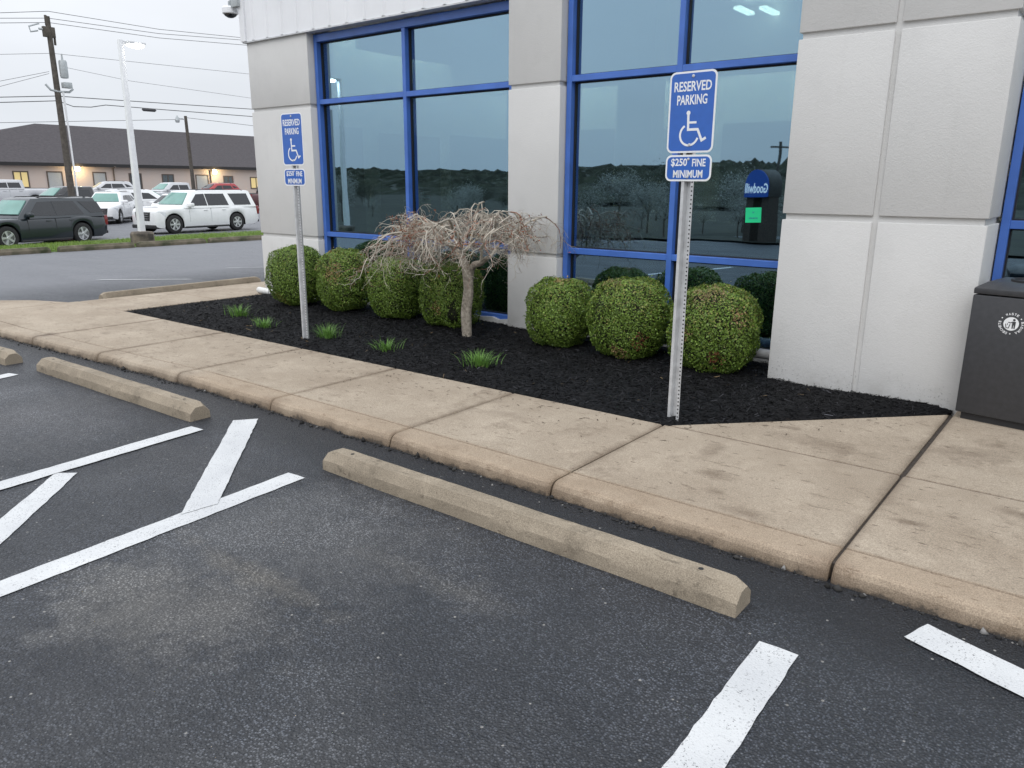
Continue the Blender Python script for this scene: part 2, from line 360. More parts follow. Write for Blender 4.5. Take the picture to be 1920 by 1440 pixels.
def text_into(mb, s, w, h, cx, cz, y, dx=0.):
    """real letter outlines, fitted to a w x h box and facing -y"""
    cu = bpy.data.curves.new("lettering", 'FONT'); cu.body = s; cu.size = 1; cu.extrude = .004; cu.offset = .020; cu.resolution_u = 3
    ob = bpy.data.objects.new("lettering", cu); COL.objects.link(ob)
    bpy.context.view_layer.update()
    me = bpy.data.meshes.new_from_object(ob.evaluated_get(bpy.context.evaluated_depsgraph_get()))
    P = np.array([v.co[:] for v in me.vertices]); F = [list(p.vertices) for p in me.polygons]
    bpy.data.objects.remove(ob); bpy.data.curves.remove(cu); bpy.data.meshes.remove(me)
    lo, hi = P.min(0), P.max(0); sx_ = w/(hi[0]-lo[0]) if w else h/(hi[1]-lo[1]); sz_ = h/(hi[1]-lo[1])
    mb.add([(cx+(p[0]-(lo[0]+hi[0])/2)*sx_, y-(p[2]+.004)*.08, cz+(p[1]-(lo[1]+hi[1])/2)*sz_) for p in P], F)
def strip(mb, pts, wd, y, t=.0004):
    """flat mitred stroke in the x-z plane facing -y"""
    pts = [Vector((p[0], p[1])) for p in pts]; L_, R_ = [], []
    for i, p in enumerate(pts):
        a = (p-pts[i-1]).normalized() if i else None; b = (pts[i+1]-p).normalized() if i < len(pts)-1 else None
        a = a or b; b = b or a; t_ = (a+b).normalized(); nn = Vector((-t_.y, t_.x)); k = wd/2/max(.5, nn.dot(Vector((-a.y, a.x))))
        L_.append(p+nn*k); R_.append(p-nn*k)
    for i in range(len(pts)-1):
        mb.prism([(L_[i].x, y, L_[i].y), (R_[i].x, y, R_[i].y), (R_[i+1].x, y, R_[i+1].y), (L_[i+1].x, y, L_[i+1].y)], (0, -t, 0))
def rrect(w, h, r_, n=6):
    return [(sx_*(w/2-r_)+r_*math.cos(a), sz_*(h/2-r_)+r_*math.sin(a)) for (sx_, sz_, a0) in ((1,1,0),(-1,1,90),(-1,-1,180),(1,-1,270)) for a in [R(a0+90*i/n) for i in range(n+1)]]

# ------------------------------------------------------------------ terrain
GXP = ([-400, -200, -85, -62, -52, -31, -10, 300], [.3, .3, .3, -.25, -.62, -.66, 0, 0])
GYP = ([-500, -18, -8, 300], [-.5, -.5, 0, 0])
def gz(x, y): return float(np.interp(x, *GXP) + np.interp(y, *GYP) - .034*np.interp(y, [0, 14], [14, 0])*np.interp(x, [-60, -45, -30, -26], [0, 1, 1, 0])*np.interp(y, [-15, -2], [0, 1]))
xs = np.unique(np.concatenate([np.linspace(-400, -100, 7), np.linspace(-100, -10, 46), np.linspace(-10, 8, 19), np.linspace(8, 300, 12)]))
ys = np.unique(np.concatenate([np.linspace(-400, -30, 8), np.linspace(-30, 6, 37), np.linspace(6, 300, 40)]))
mb = MB(); nx, ny = len(xs), len(ys)
mb.add([(x, y, gz(x, y)) for y in ys for x in xs], [(j*nx+i, j*nx+i+1, (j+1)*nx+i+1, (j+1)*nx+i) for j in range(ny-1) for i in range(nx-1)])
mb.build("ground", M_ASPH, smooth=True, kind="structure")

# ------------------------------------------------------------------ sidewalk (kerbed slabs)
HS = .08; YM = 1.235
def cy0(x): return -.19*max(0, min(1, (-3.4-x)/3.4))**1.15 if x > -7.4 else -.19-.55*((-7.4-x)/2.5)**1.6
def kerb_slab(mb, x0, x1, yb0, yb1, grooveY=.17):
    g_ = .005
    prof = [(-.030, -.06), (-.022, .0), (-.010, .045), (.004, .066), (.022, .077), (.045, .080), (grooveY-.008, .081), (grooveY-.002, .074), (grooveY+.004, .074), (grooveY+.010, .081)]
    N = max(2, int((x1-x0)/.1)); st = [x0+g_, x0+g_+.009] + [x0+g_+.009+(x1-x0-2*g_-.018)*i/N for i in range(1, N)] + [x1-g_-.009, x1-g_]
    rows = []
    for k, x in enumerate(st):
        end = .007 if k in (0, len(st)-1) else 0; yb = yb0+(yb1-yb0)*(x-x0)/(x1-x0); c = cy0(x)
        jit = .004*math.sin(x*9.1)+.003*math.sin(x*23.7+1)
        rw = [(x, y+c+end+(jit if y < .03 else 0), z-end*(z > .03)) for y, z in prof]
        rw += [(x, yb-.012, HS+.004-end), (x, yb, HS-.004-end), (x, yb, -.06)]
        rows.append(rw)
    n = len(rows[0]); vs = [p for r_ in rows for p in r_]
    fs = [(i*n+j, (i+1)*n+j, (i+1)*n+j+1, i*n+j+1) for i in range(len(rows)-1) for j in range(n-1)] + [list(range(n)), list(range((len(rows)-1)*n, len(rows)*n))[::-1]]
    mb.add(vs, fs)
def flat_slab(mb, poly, g_=.0055, ch=.009, z=HS+.002):
    def inset(p, d):
        n = len(p); out = []
        for i in range(n):
            a, b, c = Vector(p[i-1]), Vector(p[i]), Vector(p[(i+1) % n]); e1 = (b-a).normalized(); e2 = (c-b).normalized()
            n1 = Vector((-e1.y, e1.x)); n2 = Vector((-e2.y, e2.x)); h = (n1+n2).normalized(); out.append(b+h*(d/max(.3, h.dot(n1))))
        return out
    A = inset(poly, g_); B = inset(poly, g_+ch); n = len(poly)
    vs = [(p.x, p.y, -.06) for p in A]+[(p.x, p.y, z-ch*.8) for p in A]+[(p.x, p.y, z) for p in B]
    mb.add(vs, [(k*n+i, k*n+(i+1) % n, (k+1)*n+(i+1) % n, (k+1)*n+i) for k in (0, 1) for i in range(n)]+[list(range(2*n, 3*n))])
JX = [-8.24, -6.17, -4.93, -3.68, -2.44, -1.21, .0]
mb = MB()
for a, b in zip(JX[:-1], JX[1:]): kerb_slab(mb, a, b, 1.165+(a+7.06)/7.06*.07, 1.165+(b+7.06)/7.06*.07)
kerb_slab(mb, 0, 1.398, YM, YM)
for a in (1.402, 2.66, 3.9, 5.15): kerb_slab(mb, a, a+1.24, YM, YM)
flat_slab(mb, [(.02, YM+.004), (1.392, YM+.004), (1.392, 2.68)])
for a in (1.408, 2.66, 3.9, 5.15): flat_slab(mb, [(a, YM+.004), (a+1.24, YM+.004), (a+1.24, 3.36), (a, 3.36)])
yl = 1.16
for k in range(7):
    flat_slab(mb, [(-8.24, yl), (-7.08 if yl < 3 else -7.26, yl), (-7.08 if yl < 3 else -7.26, yl+1.22), (-8.24, yl+1.22)]); yl += 1.22
flat_slab(mb, [(-8.25, cy0(-8.25)), (-8.25, 1.05), (-8.78, .84), (-9.6, cy0(-9.6)+.7), (-9.6, cy0(-9.6))])
flat_slab(mb, [(-9.6, cy0(-9.6)), (-9.6, cy0(-9.6)+.9), (-9.35, .62), (-11.8, -.55), (-11.8, -2.6)])
mb.build("sidewalk", M_CONC, smooth=True, ang=17, kind="structure")
mb = MB(); mb.box(1.388, 1.412, .03, 2.7, -.05, .066); mb.box(-8.2, 6.3, .06, 1.2, -.055, .035); mb.box(1.4, 6.3, 1.2, 3.36, -.055, .05); mb.box(-8.2, -7.3, 1.2, 9, -.055, .05)
mb.build("sidewalk_joint_filler", mat("joint_filler", (.045, .035, .028), .95, var=.4, vscale=30, bump=.6), kind="structure")

n = 800; cxx = rng.uniform(-7, 2.9, n); cyy = np.array([cy0(x) for x in cxx])-.026-np.abs(rng.normal(0, .022, n))*(.4+1.1*(.5+.5*np.sin(cxx*2.1)*np.sin(cxx*5.3))); sz = rng.gamma(2., .0022, n)+.0015
oct_ = np.array([[1,0,0],[-1,0,0],[0,1,0],[0,-1,0],[0,0,1],[0,0,-1]]); of_ = np.array([[0,2,4],[2,1,4],[1,3,4],[3,0,4],[2,0,5],[1,2,5],[3,1,5],[0,3,5]])
V = (oct_[None]*(sz[:, None]*1.0)[:, :, None]*rng.uniform(.5, 1.5, (n, 6, 1)))+np.stack([cxx, cyy, sz*.3], 1)[:, None]
F = of_[None]+(np.arange(n)*6)[:, None, None]; gsh = np.where(rng.uniform(0, 1, n) < .07, .18, .04)*rng.uniform(.5, 1.4, n)
cr = mesh_np("asphalt_crumbs", V.reshape(-1, 3), F.reshape(-1, 3), attr_mat("crumbs", .9, .2), np.repeat(np.stack([gsh, gsh*.97, gsh*.94], 1), 6, 0)); cr["kind"] = "stuff"; cr["label"] = "loose asphalt crumbs and grit along the kerb"; cr["category"] = "grit"

# ------------------------------------------------------------------ painted lines
LZ = [.004]
def line(poly, wob=.006):
    mb = MB(); out = []; LZ[0] = .0065 if LZ[0] < .005 else .004
    for i in range(len(poly)):
        a, b = Vector(poly[i]), Vector(poly[(i+1) % len(poly)]); n = max(1, int((b-a).length/.05)); nn = Vector((-(b-a).y, (b-a).x)).normalized()
        for k in range(n):
            p = a.lerp(b, k/n); w_ = wob*(random.random()-.5)*(1 if k else 0); out.append((p.x+nn.x*w_, p.y+nn.y*w_))
    V = [(x, y, gz(x, y)+LZ[0]) for x, y in out]
    mb.add(V, [list(range(len(V)))]); mb.build("parking_line", M_PAINT, kind="structure")
K = .964  # photo-measured points scaled about the camera foot onto the asphalt plane
def kp(x, y): return (2.1213+(x-2.1213)*K, -3.0305+(y+3.0305)*K)
def seg_line(a, b, w_, ext=0):
    a, b = Vector(kp(*a)), Vector(kp(*b)); t = (b-a).normalized(); nn = Vector((-t.y, t.x))*w_/2; b = b+t*ext
    line([a+nn, a-nn, b-nn, b+nn])
seg_line((-2.62, -.47), (-2.50, -1.70), .126, 3.2)
seg_line((-1.38, -.575), (-1.27, -2.12), .136, 2.6)
line([kp(-2.588, -.219), kp(-2.485, -.085), kp(-1.356, -1.083), kp(-1.380, -1.275)])
line([kp(-2.48, -1.425), kp(-2.385, -1.345), kp(-1.35, -2.30), kp(-1.35, -2.50)])
line([kp(-2.43, -2.75), kp(-2.43, -2.55), kp(-1.28, -3.62), kp(-1.27, -3.83)])
seg_line((1.379, -.515), (1.395, -1.25), .137, 3)
seg_line((1.745, -.08), (2.10, -.20), .155, 3)
seg_line((-5.26, -.66), (-5.22, -.80), .12, 4)
line([(-11.35, 2.72), (-11.3, 2.82), (-9.9, 3.66), (-9.96, 3.56)])
line([(-11.5, 5.2), (-11.45, 5.3), (-9.8, 6.65), (-9.85, 6.55)])

# ------------------------------------------------------------------ wheel stops
def wheel_stop(L, W_, H, seedv, name="wheel_stop", matl=None):
    r_ = random.Random(seedv); mb = MB(); N = 48; rows = []
    for i in range(N+1):
        t = i/N; x = -L/2+L*t; d = min(t, 1-t)*L; e_ = max(0, 1-d/.055)
        hw, tw, h = W_/2*(1-.04*e_), W_/2*.52*(1-.25*e_), H*(1-.20*e_)
        pr = [(-hw, -.03), (-hw, 0), (-hw*.985, H*.35), (-hw*.95, H*.54*(1-.12*e_)), (-tw, h), (0, h*1.015), (tw, h), (hw*.95, H*.54*(1-.12*e_)), (hw*.985, H*.35), (hw, 0), (hw, -.03)]
        rows.append([(x, y+r_.uniform(-.0008, .0008)+.002*math.sin(t*17+seedv), z+r_.uniform(-.0008, .0008)) for y, z in pr])
    n = len(rows[0])
    mb.add([p for q_ in rows for p in q_], [(i*n+j, (i+1)*n+j, (i+1)*n+j+1, i*n+j+1) for i in range(N) for j in range(n-1)]+[list(range(n)), list(range(N*n, N*n+n))[::-1]])
    o = mb.build(name, matl or M_STOP, bevel=0, smooth=True, ang=24)
    for sx_ in (-1, 1):
        h = MB(); h.lathe([(.011, H*.9), (.011, H*1.018)], 10, 'z', (sx_*(L/2-.18), .0, 0)); h.build("bolt_hole", M_HOLE, o)
    return o
GW = "concrete wheel stops in front of the sidewalk"
def place_stop(o, a, b, y0, label, group=GW, rz=0.):
    o.location = (a, b, gz(a, b)); o.rotation_euler = (0, 0, rz); return tag(o, label, "wheel stop", group)
place_stop(wheel_stop(2.43, .15, .112, 1), -.005, -.44, 0, "tan concrete wheel stop nearest the viewer, in the stall right of the striped area")
place_stop(wheel_stop(2.36, .155, .112, 2), -3.80, -.47, 0, "concrete wheel stop left of the hatched stripes, its near end chipped", rz=R(1.5))
place_stop(wheel_stop(2.40, .15, .112, 3), -6.60, -.66, 0, "concrete wheel stop cut by the left edge of the frame", rz=R(3))
place_stop(wheel_stop(2.44, .15, .14, 4), -8.42, 2.72, 0, "long concrete wheel stop along the end sidewalk behind the mulch corner", "concrete wheel stops beyond the end sidewalk", R(91.5))
place_stop(wheel_stop(2.44, .15, .14, 5), -8.50, 5.55, 0, "short visible end of a wheel stop just left of the building corner", "concrete wheel stops beyond the end sidewalk", R(91))
M_MOSS = mat("mossy_concrete", (.16, .135, .10), .95, c2=(.035, .042, .018), vscale=4, bump=.7, bscale=30)
for k, (ya, yb, lb) in enumerate(((3.0, 5.8, "mossy concrete curb stop at the left end of the grass strip"), (6.05, 8.15, "mossy concrete curb stop left of the lamp post footing"), (8.3, 10.5, "mossy concrete curb stop right of the lamp post footing"), (10.65, 13.6, "chipped curb stop at the grass strip next to the building corner"))):
    place_stop(wheel_stop(yb-ya, .24, .16, 20+k, "curb_stop", M_MOSS), -21.15-.05*k, (ya+yb)/2, 0, lb, "curb stops along the grass strip", R(91))

# ------------------------------------------------------------------ store building
B = thing("store_building", "grey plaster and white metal store building with tall blue framed windows", "building", (0, 3.3, 0))
BO = Vector((0, 3.3, 0))
def bpart(mb, name, m_, parent=None, **k):
    mb.xf(Matrix.Translation(-BO)); return mb.build(name, m_, parent or B, **k)
YP, YF, YG = 3.24, 3.33, 3.41
ZS = 3.325
def pier(x0, x1, y0, y1, zg, zt, gh, xg=None, z0=-.05):
    core = MB(); core.box(x0+.022, x1-.022, y0+.022, y1, z0, zt)
    p = MB(); zs = [z0]+[v for g_ in zg for v in (g_-gh/2, g_+gh/2)]+[zt]; xs_ = [x0, x1] if xg is None else [x0, xg-.019, xg+.019, x1]
    for i in range(0, len(zs), 2):
        for j in range(0, len(xs_), 2): p.box(xs_[j], xs_[j+1], y0, y1-.01, zs[i], zs[i+1])
    r_ = bpart(core, "pier_core", M_PLAST); 
    return bpart(p, "pier", M_PLAST, bevel=.006)
pier(-7.247, -6.005, YP, 3.62, [.876, 2.487], ZS, .045)
pier(-2.885, -2.262, YP, 3.62, [.876, 2.487], 4.6, .042)
pier(.094, 1.422, 2.789, 3.62, [1.346, 2.585], 4.6, .044, .7426)
# ribbed white metal siding above the first window
sd_ = MB(); sd_.box(-7.29, -2.9, YP-.02, 3.6, ZS+.004, 5.2)
x = -7.06
while x < -2.95: sd_.prism([(x-.03, YP-.02, ZS+.01), (x-.015, YP-.038, ZS+.01), (x+.015, YP-.038, ZS+.01), (x+.03, YP-.02, ZS+.01)], (0, 0, 1.85)); x += .305
sd_.box(-7.31, -7.20, YP-.045, YP+.06, ZS+.006, 5.2)
bpart(sd_, "metal_siding", M_SIDING)
fl = MB(); fl.box(-7.29, -2.89, YP-.032, YP+.09, ZS-.012, ZS+.003); bpart(fl, "drip_flashing", M_GALV)
hd = MB(); hd.box(-2.27, .1, YP+.02, 3.6, 3.42, 5.2); hd.box(1.42, 7, YP+.02, 3.6, 3.42, 5.2); bpart(hd, "wall_header", M_PLAST)
sw = MB(); sw.box(-7.247, -7.05, 3.62, 15, -.05, 5.2); sw.box(-7.247, 7, 14.8, 15, -.05, 5.2); sw.box(6.9, 7.1, 3.3, 15, -.05, 5.2); bpart(sw, "side_wall", M_PLAST)
rf = MB(); rf.box(-7.3, 7.1, 3.3, 15, 5.2, 5.3); bpart(rf, "roof", M_SIDING)
fd = MB()
for a, b in ((-6.02, -2.87), (-2.27, .11)):
    n = 34; pts = [(a+(b-a)*i/n, .155+.012*math.sin(i*2.1)+.008*random.random()) for i in range(n+1)]
    fd.prism([(a, 3.30, -.05)]+[(p, 3.30, z) for p, z in pts]+[(b, 3.30, -.05)], (0, .2, 0))
bpart(fd, "foundation", M_PVC)
def window(x0, x1, xm, z0, z1, zb):
    """blue aluminium frame with panes as its own children"""
    f = MB(); fw, d0, d1 = .055, YF, YF+.10
    xs_ = [x0+fw]+[v for k in xm for v in (k-.026, k+.026)]+[x1-fw]; zs_ = [z0+fw]+[v for k in zb for v in (k-.028, k+.028)]+[z1-.085]
    f.box(x0, x0+fw, d0, d1, z0, z1); f.box(x1-fw, x1, d0, d1, z0, z1)
    f.box(x0+fw, x1-fw, d0+.001, d1, z0, z0+fw); f.box(x0+fw, x1-fw, d0+.001, d1, z1-.085, z1)
    for k in xm: f.box(k-.026, k+.026, d0+.002, d1, z0+fw, z1-.085)
    for i in range(0, len(xs_), 2):
        for k in zb: f.box(xs_[i], xs_[i+1], d0+.003, d1, k-.028, k+.028)
    fr = bpart(f, "window", M_BLUE, bevel=.003, seg=1)
    gk = MB()
    for i in range(0, len(xs_), 2):
        for j in range(0, len(zs_), 2):
            a, b, c, d = xs_[i], xs_[i+1], zs_[j], zs_[j+1]; t = .012
            gk.box(a, a+t, YG-.018, YG+.014, c, d); gk.box(b-t, b, YG-.018, YG+.014, c, d); gk.box(a+t, b-t, YG-.018, YG+.014, c, c+t); gk.box(a+t, b-t, YG-.018, YG+.014, d-t, d)
            p = MB(); p.box(a+.004, b-.004, YG, YG+.006, c+.004, d-.004); bpart(p, "glass_pane", M_GLASS, fr)
    bpart(gk, "gasket", M_GASKET, fr)
    return fr
window(-5.995, -2.893, [-4.444], .14, 3.30, [.93, 2.53])
window(-2.252, .09, [-1.09], .14, 4.4, [.93, 2.53])
window(1.432, 4.4, [2.9], .14, 4.4, [1.315])
# showroom inside
M_INT = mat("interior_wall_paint", (.62, .60, .52), .8, var=.05); M_INTD = mat("interior_dark_panel", (.016, .019, .022), .6, var=.1); M_FLOOR = mat("interior_floor_tile", (.035, .036, .035), .3, var=.15)
ir = MB(); ir.box(-7.0, 6.9, 3.62, 14.8, .10, .12); bpart(ir, "interior_floor", M_FLOOR)
ir = MB(); ir.box(-7.0, 6.9, 3.62, 14.8, 3.9, 3.95); bpart(ir, "interior_ceiling", mat("ceiling_tile", (.55, .55, .52), .9, var=.05))
ir = MB(); ir.box(-7.0, 6.9, 9.0, 9.15, .12, 3.9); ir.box(-2.6, -2.35, 5.2, 5.5, .12, 3.9); ir.box(-7.0, -3.1, 3.9+2.2, 6.25, 2.9, 3.9); ir.box(-5.2, -5.0, 6.1, 6.25, .12, 2.9); ir.box(-3.35, -3.1, 6.1, 6.25, .12, 2.9); bpart(ir, "interior_wall", M_INT)
for a_, b_, c_ in ((-6.7, -5.1, 2.5), (-4.7, -3.6, 2.45), (-3.1, -.75, 2.5), (-.35, 2.6, 2.4)):
    ir = MB(); ir.box(a_, b_, 8.9, 8.97, .12, c_); bpart(ir, "interior_door", M_INTD)
ir = MB(); ir.box(-7.0, 6.9, 3.75, 14.8, 3.30, 3.34); ir.v = [(x_, y_, z_+.0) for x_, y_, z_ in ir.v]
ir = MB(); ir.box(-6.6, -.4, 7.4, 7.6, 1.0, 1.06); ir.box(-6.6, -.4, 7.45, 7.55, .12, 1.0); bpart(ir, "interior_counter", M_INTD)
for k, (lx, ly) in enumerate(((-2.22, 7.30), (-1.96, 7.50), (3.0, 7.0))):
    l_ = MB(); l_.box(lx-.05, lx+.05, ly-.24, ly+.24, 3.74, 3.78); bpart(l_, "ceiling_light", emit("tube_light_%d" % k, (1, .98, .90), 9.0), bevel=.008)
cv = MB(); cv.box(-7.04, -7.0, 3.63, 8.95, .12, 3.88); bpart(cv, "interior_wall", M_INT)
cv = MB(); cv.box(-6.35, -6.28, 4.3, 7.7, 3.30, 3.89); bpart(cv, "soffit_screen", M_INT)  # board added to hide the west wash strip from outside
cv = MB(); cv.box(-6.62, -6.54, 4.4, 7.6, 3.80, 3.84); bpart(cv, "added_wash_strip", emit("added_wash_west", (1, .97, .88), 24.0))  # unseen emissive strip, added to brighten the west wall
for a_, b_, c_ in ((3.7, 4.9, 2.35), (5.25, 6.55, 2.3), (6.85, 8.5, 2.35)):
    cv = MB(); cv.box(-7.0, -6.97, a_, b_, .13, c_); bpart(cv, "interior_door", M_INTD)
cv = MB(); cv.box(-6.95, 6.85, 7.75, 7.85, 3.05, 3.9); bpart(cv, "soffit_screen", M_INT)  # soffit face; also screens the added strip behind it
cv = MB(); cv.box(-6.8, 6.7, 8.1, 8.2, 3.78, 3.84); bpart(cv, "added_wash_strip", emit("added_wash_back", (1, .97, .88), 26.0))  # hidden glowing strip, added to wash the back wall

# things at the facade
pp = thing("drain_pipe", "white plastic pipe along the wall base at the far building corner", "pipe", (-6.6, 3.12, .115))
q_ = MB(); q_.tube([(-.56, -.04, .012), (-.33, -.015, 0)], .045, 14); q_.build("end_pipe", M_PVC, pp, smooth=True, ang=50)
q_ = MB(); q_.tube([(-.31, -.013, 0), (.8, .02, 0)], .045, 14); q_.build("long_pipe", M_PVC, pp, smooth=True, ang=50)
q_ = MB(); q_.tube([(-2.2, 3.17, .21), (.085, 3.17, .205)], .042, 14)
tag(q_.build("conduit_pipe", mat("dirty_pvc", (.50, .50, .50), .45, var=.25, vscale=6), smooth=True, ang=50), "grey white pipe running behind the three right bushes under the window", "pipe")
pg = MB(); pg.prism([(-.445, 3.416, 1.262), (-.312, 3.416, 1.272), (-.298, 3.416, 1.392), (-.432, 3.416, 1.390)], (0, -.0, .0)) if False else None
pg = MB(); pg.box(-.068, .068, -.0012, 0, -.062, .062)
po = pg.build("window_notice", mat("green_paper", (.01, .62, .26), .7, var=.05)); po.location = (-.367, YG-.001, 1.325); po.rotation_euler = (0, R(-2.5), 0)
tag(po, "bright green paper notice taped to the right window", "notice")
M_INK = mat("blue_ink", (.03, .17, .28), .7, var=.05)
for w_, a_, b_, c_ in (("H", None, .016, .022), ("INTERVIEW", .078, .014, -.026)):
    tx = MB(); text_into(tx, w_, a_, b_, 0, c_, -.0016); tx.v = [(-a, b, c) for a, b, c in tx.v]; tx.build("lettering", M_INK, po)
ps = thing("window_poster", "red, white and yellow sale poster inside the left window", "poster", (-4.25, YG+.02, 1.36))
q_ = MB(); q_.box(-.085, .085, 0, .002, .03, .125); q_.build("red_panel", mat("poster_red", (.55, .05, .04), .6, var=.1), ps)
q_ = MB(); q_.box(-.085, .085, 0, .002, -.055, .029); q_.build("yellow_panel", mat("poster_yellow", (.7, .55, .05), .6, var=.1), ps)
q_ = MB(); q_.box(-.09, .09, 0, .002, -.12, -.056); q_.build("tan_panel", mat("poster_tan", (.5, .28, .16), .6, var=.1), ps)
q_ = MB(); q_.box(-.07, .07, -.002, -.001, .045, .075); q_.build("white_band", M_WHITE, ps)
sc = thing("security_camera", "white dome security camera bracketed on the building corner", "security camera", (-7.50, 3.2, 3.73))
q_ = MB(); q_.lathe([(.03, .05), (.085, .045), (.10, .025), (.10, -.035), (.09, -.045)], 24); q_.build("housing", M_SIDING, sc, smooth=True)
q_ = MB(); q_.lathe([(.085, -.044), (.07, -.066), (.035, -.085), (.005, -.09)], 20); q_.build("dome", M_CGLASS, sc, smooth=True)
q_ = MB(); q_.tube([(0, 0, .05), (0, 0, .10), (.06, .0, .12), (.21, .0, .12)], .022, 10); q_.box(.10, .24, -.05, .10, .02, .17); q_.build("bracket", M_GREYM, sc, bevel=.004)

# ------------------------------------------------------------------ parking signs
def parking_sign(x, y, zt, ang, label, gap=.012, lean=0.):
    t = thing("parking_sign", label, "sign", (x, y, .09), ang, "reserved parking signs on steel posts"); t.rotation_euler = (0, lean, ang); h = zt-.09
    pr = [(-.041, 0), (-.022, 0), (-.013, .032), (.013, .032), (.022, 0), (.041, 0), (.041, .004), (.025, .004), (.016, .036), (-.016, .036), (-.025, .004), (-.041, .004)]
    p = MB(); p.prism([(a, b, -.35) for a, b in pr], (0, 0, h+.33)); p.c = 1
    for k in range(int((h-.62)/.0254)):
        p.lathe([(.0052, -.0012), (.0052, .0002)], 8, 'y', (.032, 0, .02+k*.0254))
    p.build("post", [M_GALV, M_HOLE], t)
    def panel(nm, h_, ctr):
        a = MB(); a.prism([(u, -.0035, ctr+v) for u, v in rrect(.3048, h_, .036)], (0, .0022, 0)); o = a.build(nm, M_WHITE, t)
        b = MB(); b.prism([(u, -.0036, ctr+v) for u, v in rrect(.3048-.022, h_-.022, .027)], (0, -.0008, 0)); b.build("blue_field", M_SBLUE, o); return o
    c1 = h-.2286; o = panel("reserved_panel", .4572, c1)
    for w_, a_, b_, c_ in (("RESERVED", .242, .056, h-.083), ("PARKING", .196, .056, h-.158)):
        tx = MB(); text_into(tx, w_, a_, b_, 0, c_, -.0046); tx.build("lettering", M_WHITE, o)
    s = MB(); U_ = .165; cz = h-.385
    P = lambda a, b: (.005+a*U_, cz+b*U_)
    hp = P(-.14, .93); s.prism([(hp[0]+.078*U_*math.cos(k*.3927), -.0046, hp[1]+.078*U_*math.sin(k*.3927)) for k in range(16)], (0, -.0006, 0))
    strip(s, [P(-.14, .87), P(-.12, .36), P(.26, .36), P(.44, -.02), P(.60, .07)], .088*U_, -.0047)
    strip(s, [P(-.12, .60), P(.20, .60)], .075*U_, -.0048)
    strip(s, [P(-.07+.36*math.cos(R(a)), .18+.36*math.sin(R(a))) for a in range(122, 352, 10)], .075*U_, -.0049)
    s.build("wheelchair_symbol", M_WHITE, o)
    for zz in (h-.028, h-.412):
        bl = MB(); bl.lathe([(.009, -.0046), (.009, -.0075), (.005, -.0095)], 10, 'y', (0, 0, zz)); bl.build("bolt", M_GALV, o)
    c2 = h-.4572-gap-.0762; o2 = panel("fine_panel", .1524, c2)
    for w_, a_, b_, x_, c_ in (("$250", .108, .050, -.062, c2+.031), ("FINE", .088, .044, .070, c2+.031), ("MINIMUM", .196, .045, 0, c2-.034)):
        tx = MB(); text_into(tx, w_, a_, b_, x_, c_, -.0046); tx.build("lettering", M_WHITE, o2)
    for zz in (c2+.052, c2-.052):
        bl = MB(); bl.lathe([(.008, -.0046), (.008, -.0072), (.004, -.009)], 10, 'y', (0, 0, zz)); bl.build("bolt", M_GALV, o2)
    return t
parking_sign(0, 1.361, 2.211, -.05, "blue reserved parking sign on the nearer perforated steel post, in front of the right window")
parking_sign(-3.962, 1.444, 2.176, .02, "blue reserved parking sign on the farther steel post, in front of the left pier", .028)

# ------------------------------------------------------------------ trash bin
T = thing("trash_bin", "charcoal metal square trash bin standing against the big plaster pier", "trash bin", (1.425, 2.60, .08), -.15)
q_ = MB(); q_.box(.03, .53, .03, .50, 0, .055); q_.build("plinth", M_DARK, T)
q_ = MB(); q_.box(0, .56, 0, .53, .05, .825); q_.build("body", M_BIN, T, bevel=.008)
q_ = MB()
q_.add([(0, 0, .832), (.56, 0, .832), (.56, .53, .832), (0, .53, .832), (0, 0, .868), (.56, 0, .868), (.56, .53, .868), (0, .53, .868), (.05, .09, .905), (.51, .09, .905), (.51, .46, .905), (.05, .46, .905)],
       [(0,1,5,4),(1,2,6,5),(2,3,7,6),(3,0,4,7),(4,5,9,8),(5,6,10,9),(6,7,11,10),(7,4,8,11),(8,9,10,11),(0,3,2,1)])
q_.build("lid", M_BIN, T, bevel=.005)
q_ = MB(); q_.lathe([(.15, .9055), (.15, .918), (.135, .918), (.13, .9058)], 28, 'z', (.28, .28, 0)); q_.build("opening_ring", M_DARK, T, smooth=True)
em = MB(); C0 = (.235, .665)
em.lathe([(.042, -.0008), (.042, 0)], 32, 'y', (C0[0], -.0004, C0[1]))
badge = em.build("waste_emblem", M_WHITE, T)
pic = MB()
pic.prism([(C0[0]+.014+.0075*math.cos(k*.5236), -.0014, C0[1]+.0255+.0075*math.sin(k*.5236)) for k in range(12)], (0, -.0004, 0))
pic.prism([(C0[0]+a, -.0015, C0[1]+b) for a, b in ((.006, -.029), (.0125, -.029), (.0135, -.008), (.0155, -.008), (.0165, -.029), (.023, -.029), (.024, -.004), (.025, .016), (.006, .016), (.005, -.004))], (0, -.0004, 0))
strip(pic, [(C0[0]+.007, C0[1]+.013), (C0[0]-.004, C0[1]+.006), (C0[0]-.016, C0[1]+.009)], .0055, -.0016)
strip(pic, [(C0[0]-.029, C0[1]-.002), (C0[0]-.024, C0[1]-.027), (C0[0]-.011, C0[1]-.027), (C0[0]-.005, C0[1]-.002)], .0045, -.0017)
strip(pic, [(C0[0]-.019, C0[1]+.002), (C0[0]-.018, C0[1]-.008)], .004, -.0018)
pic.build("litter_pictogram", M_BIN, badge)
rg_ = MB()
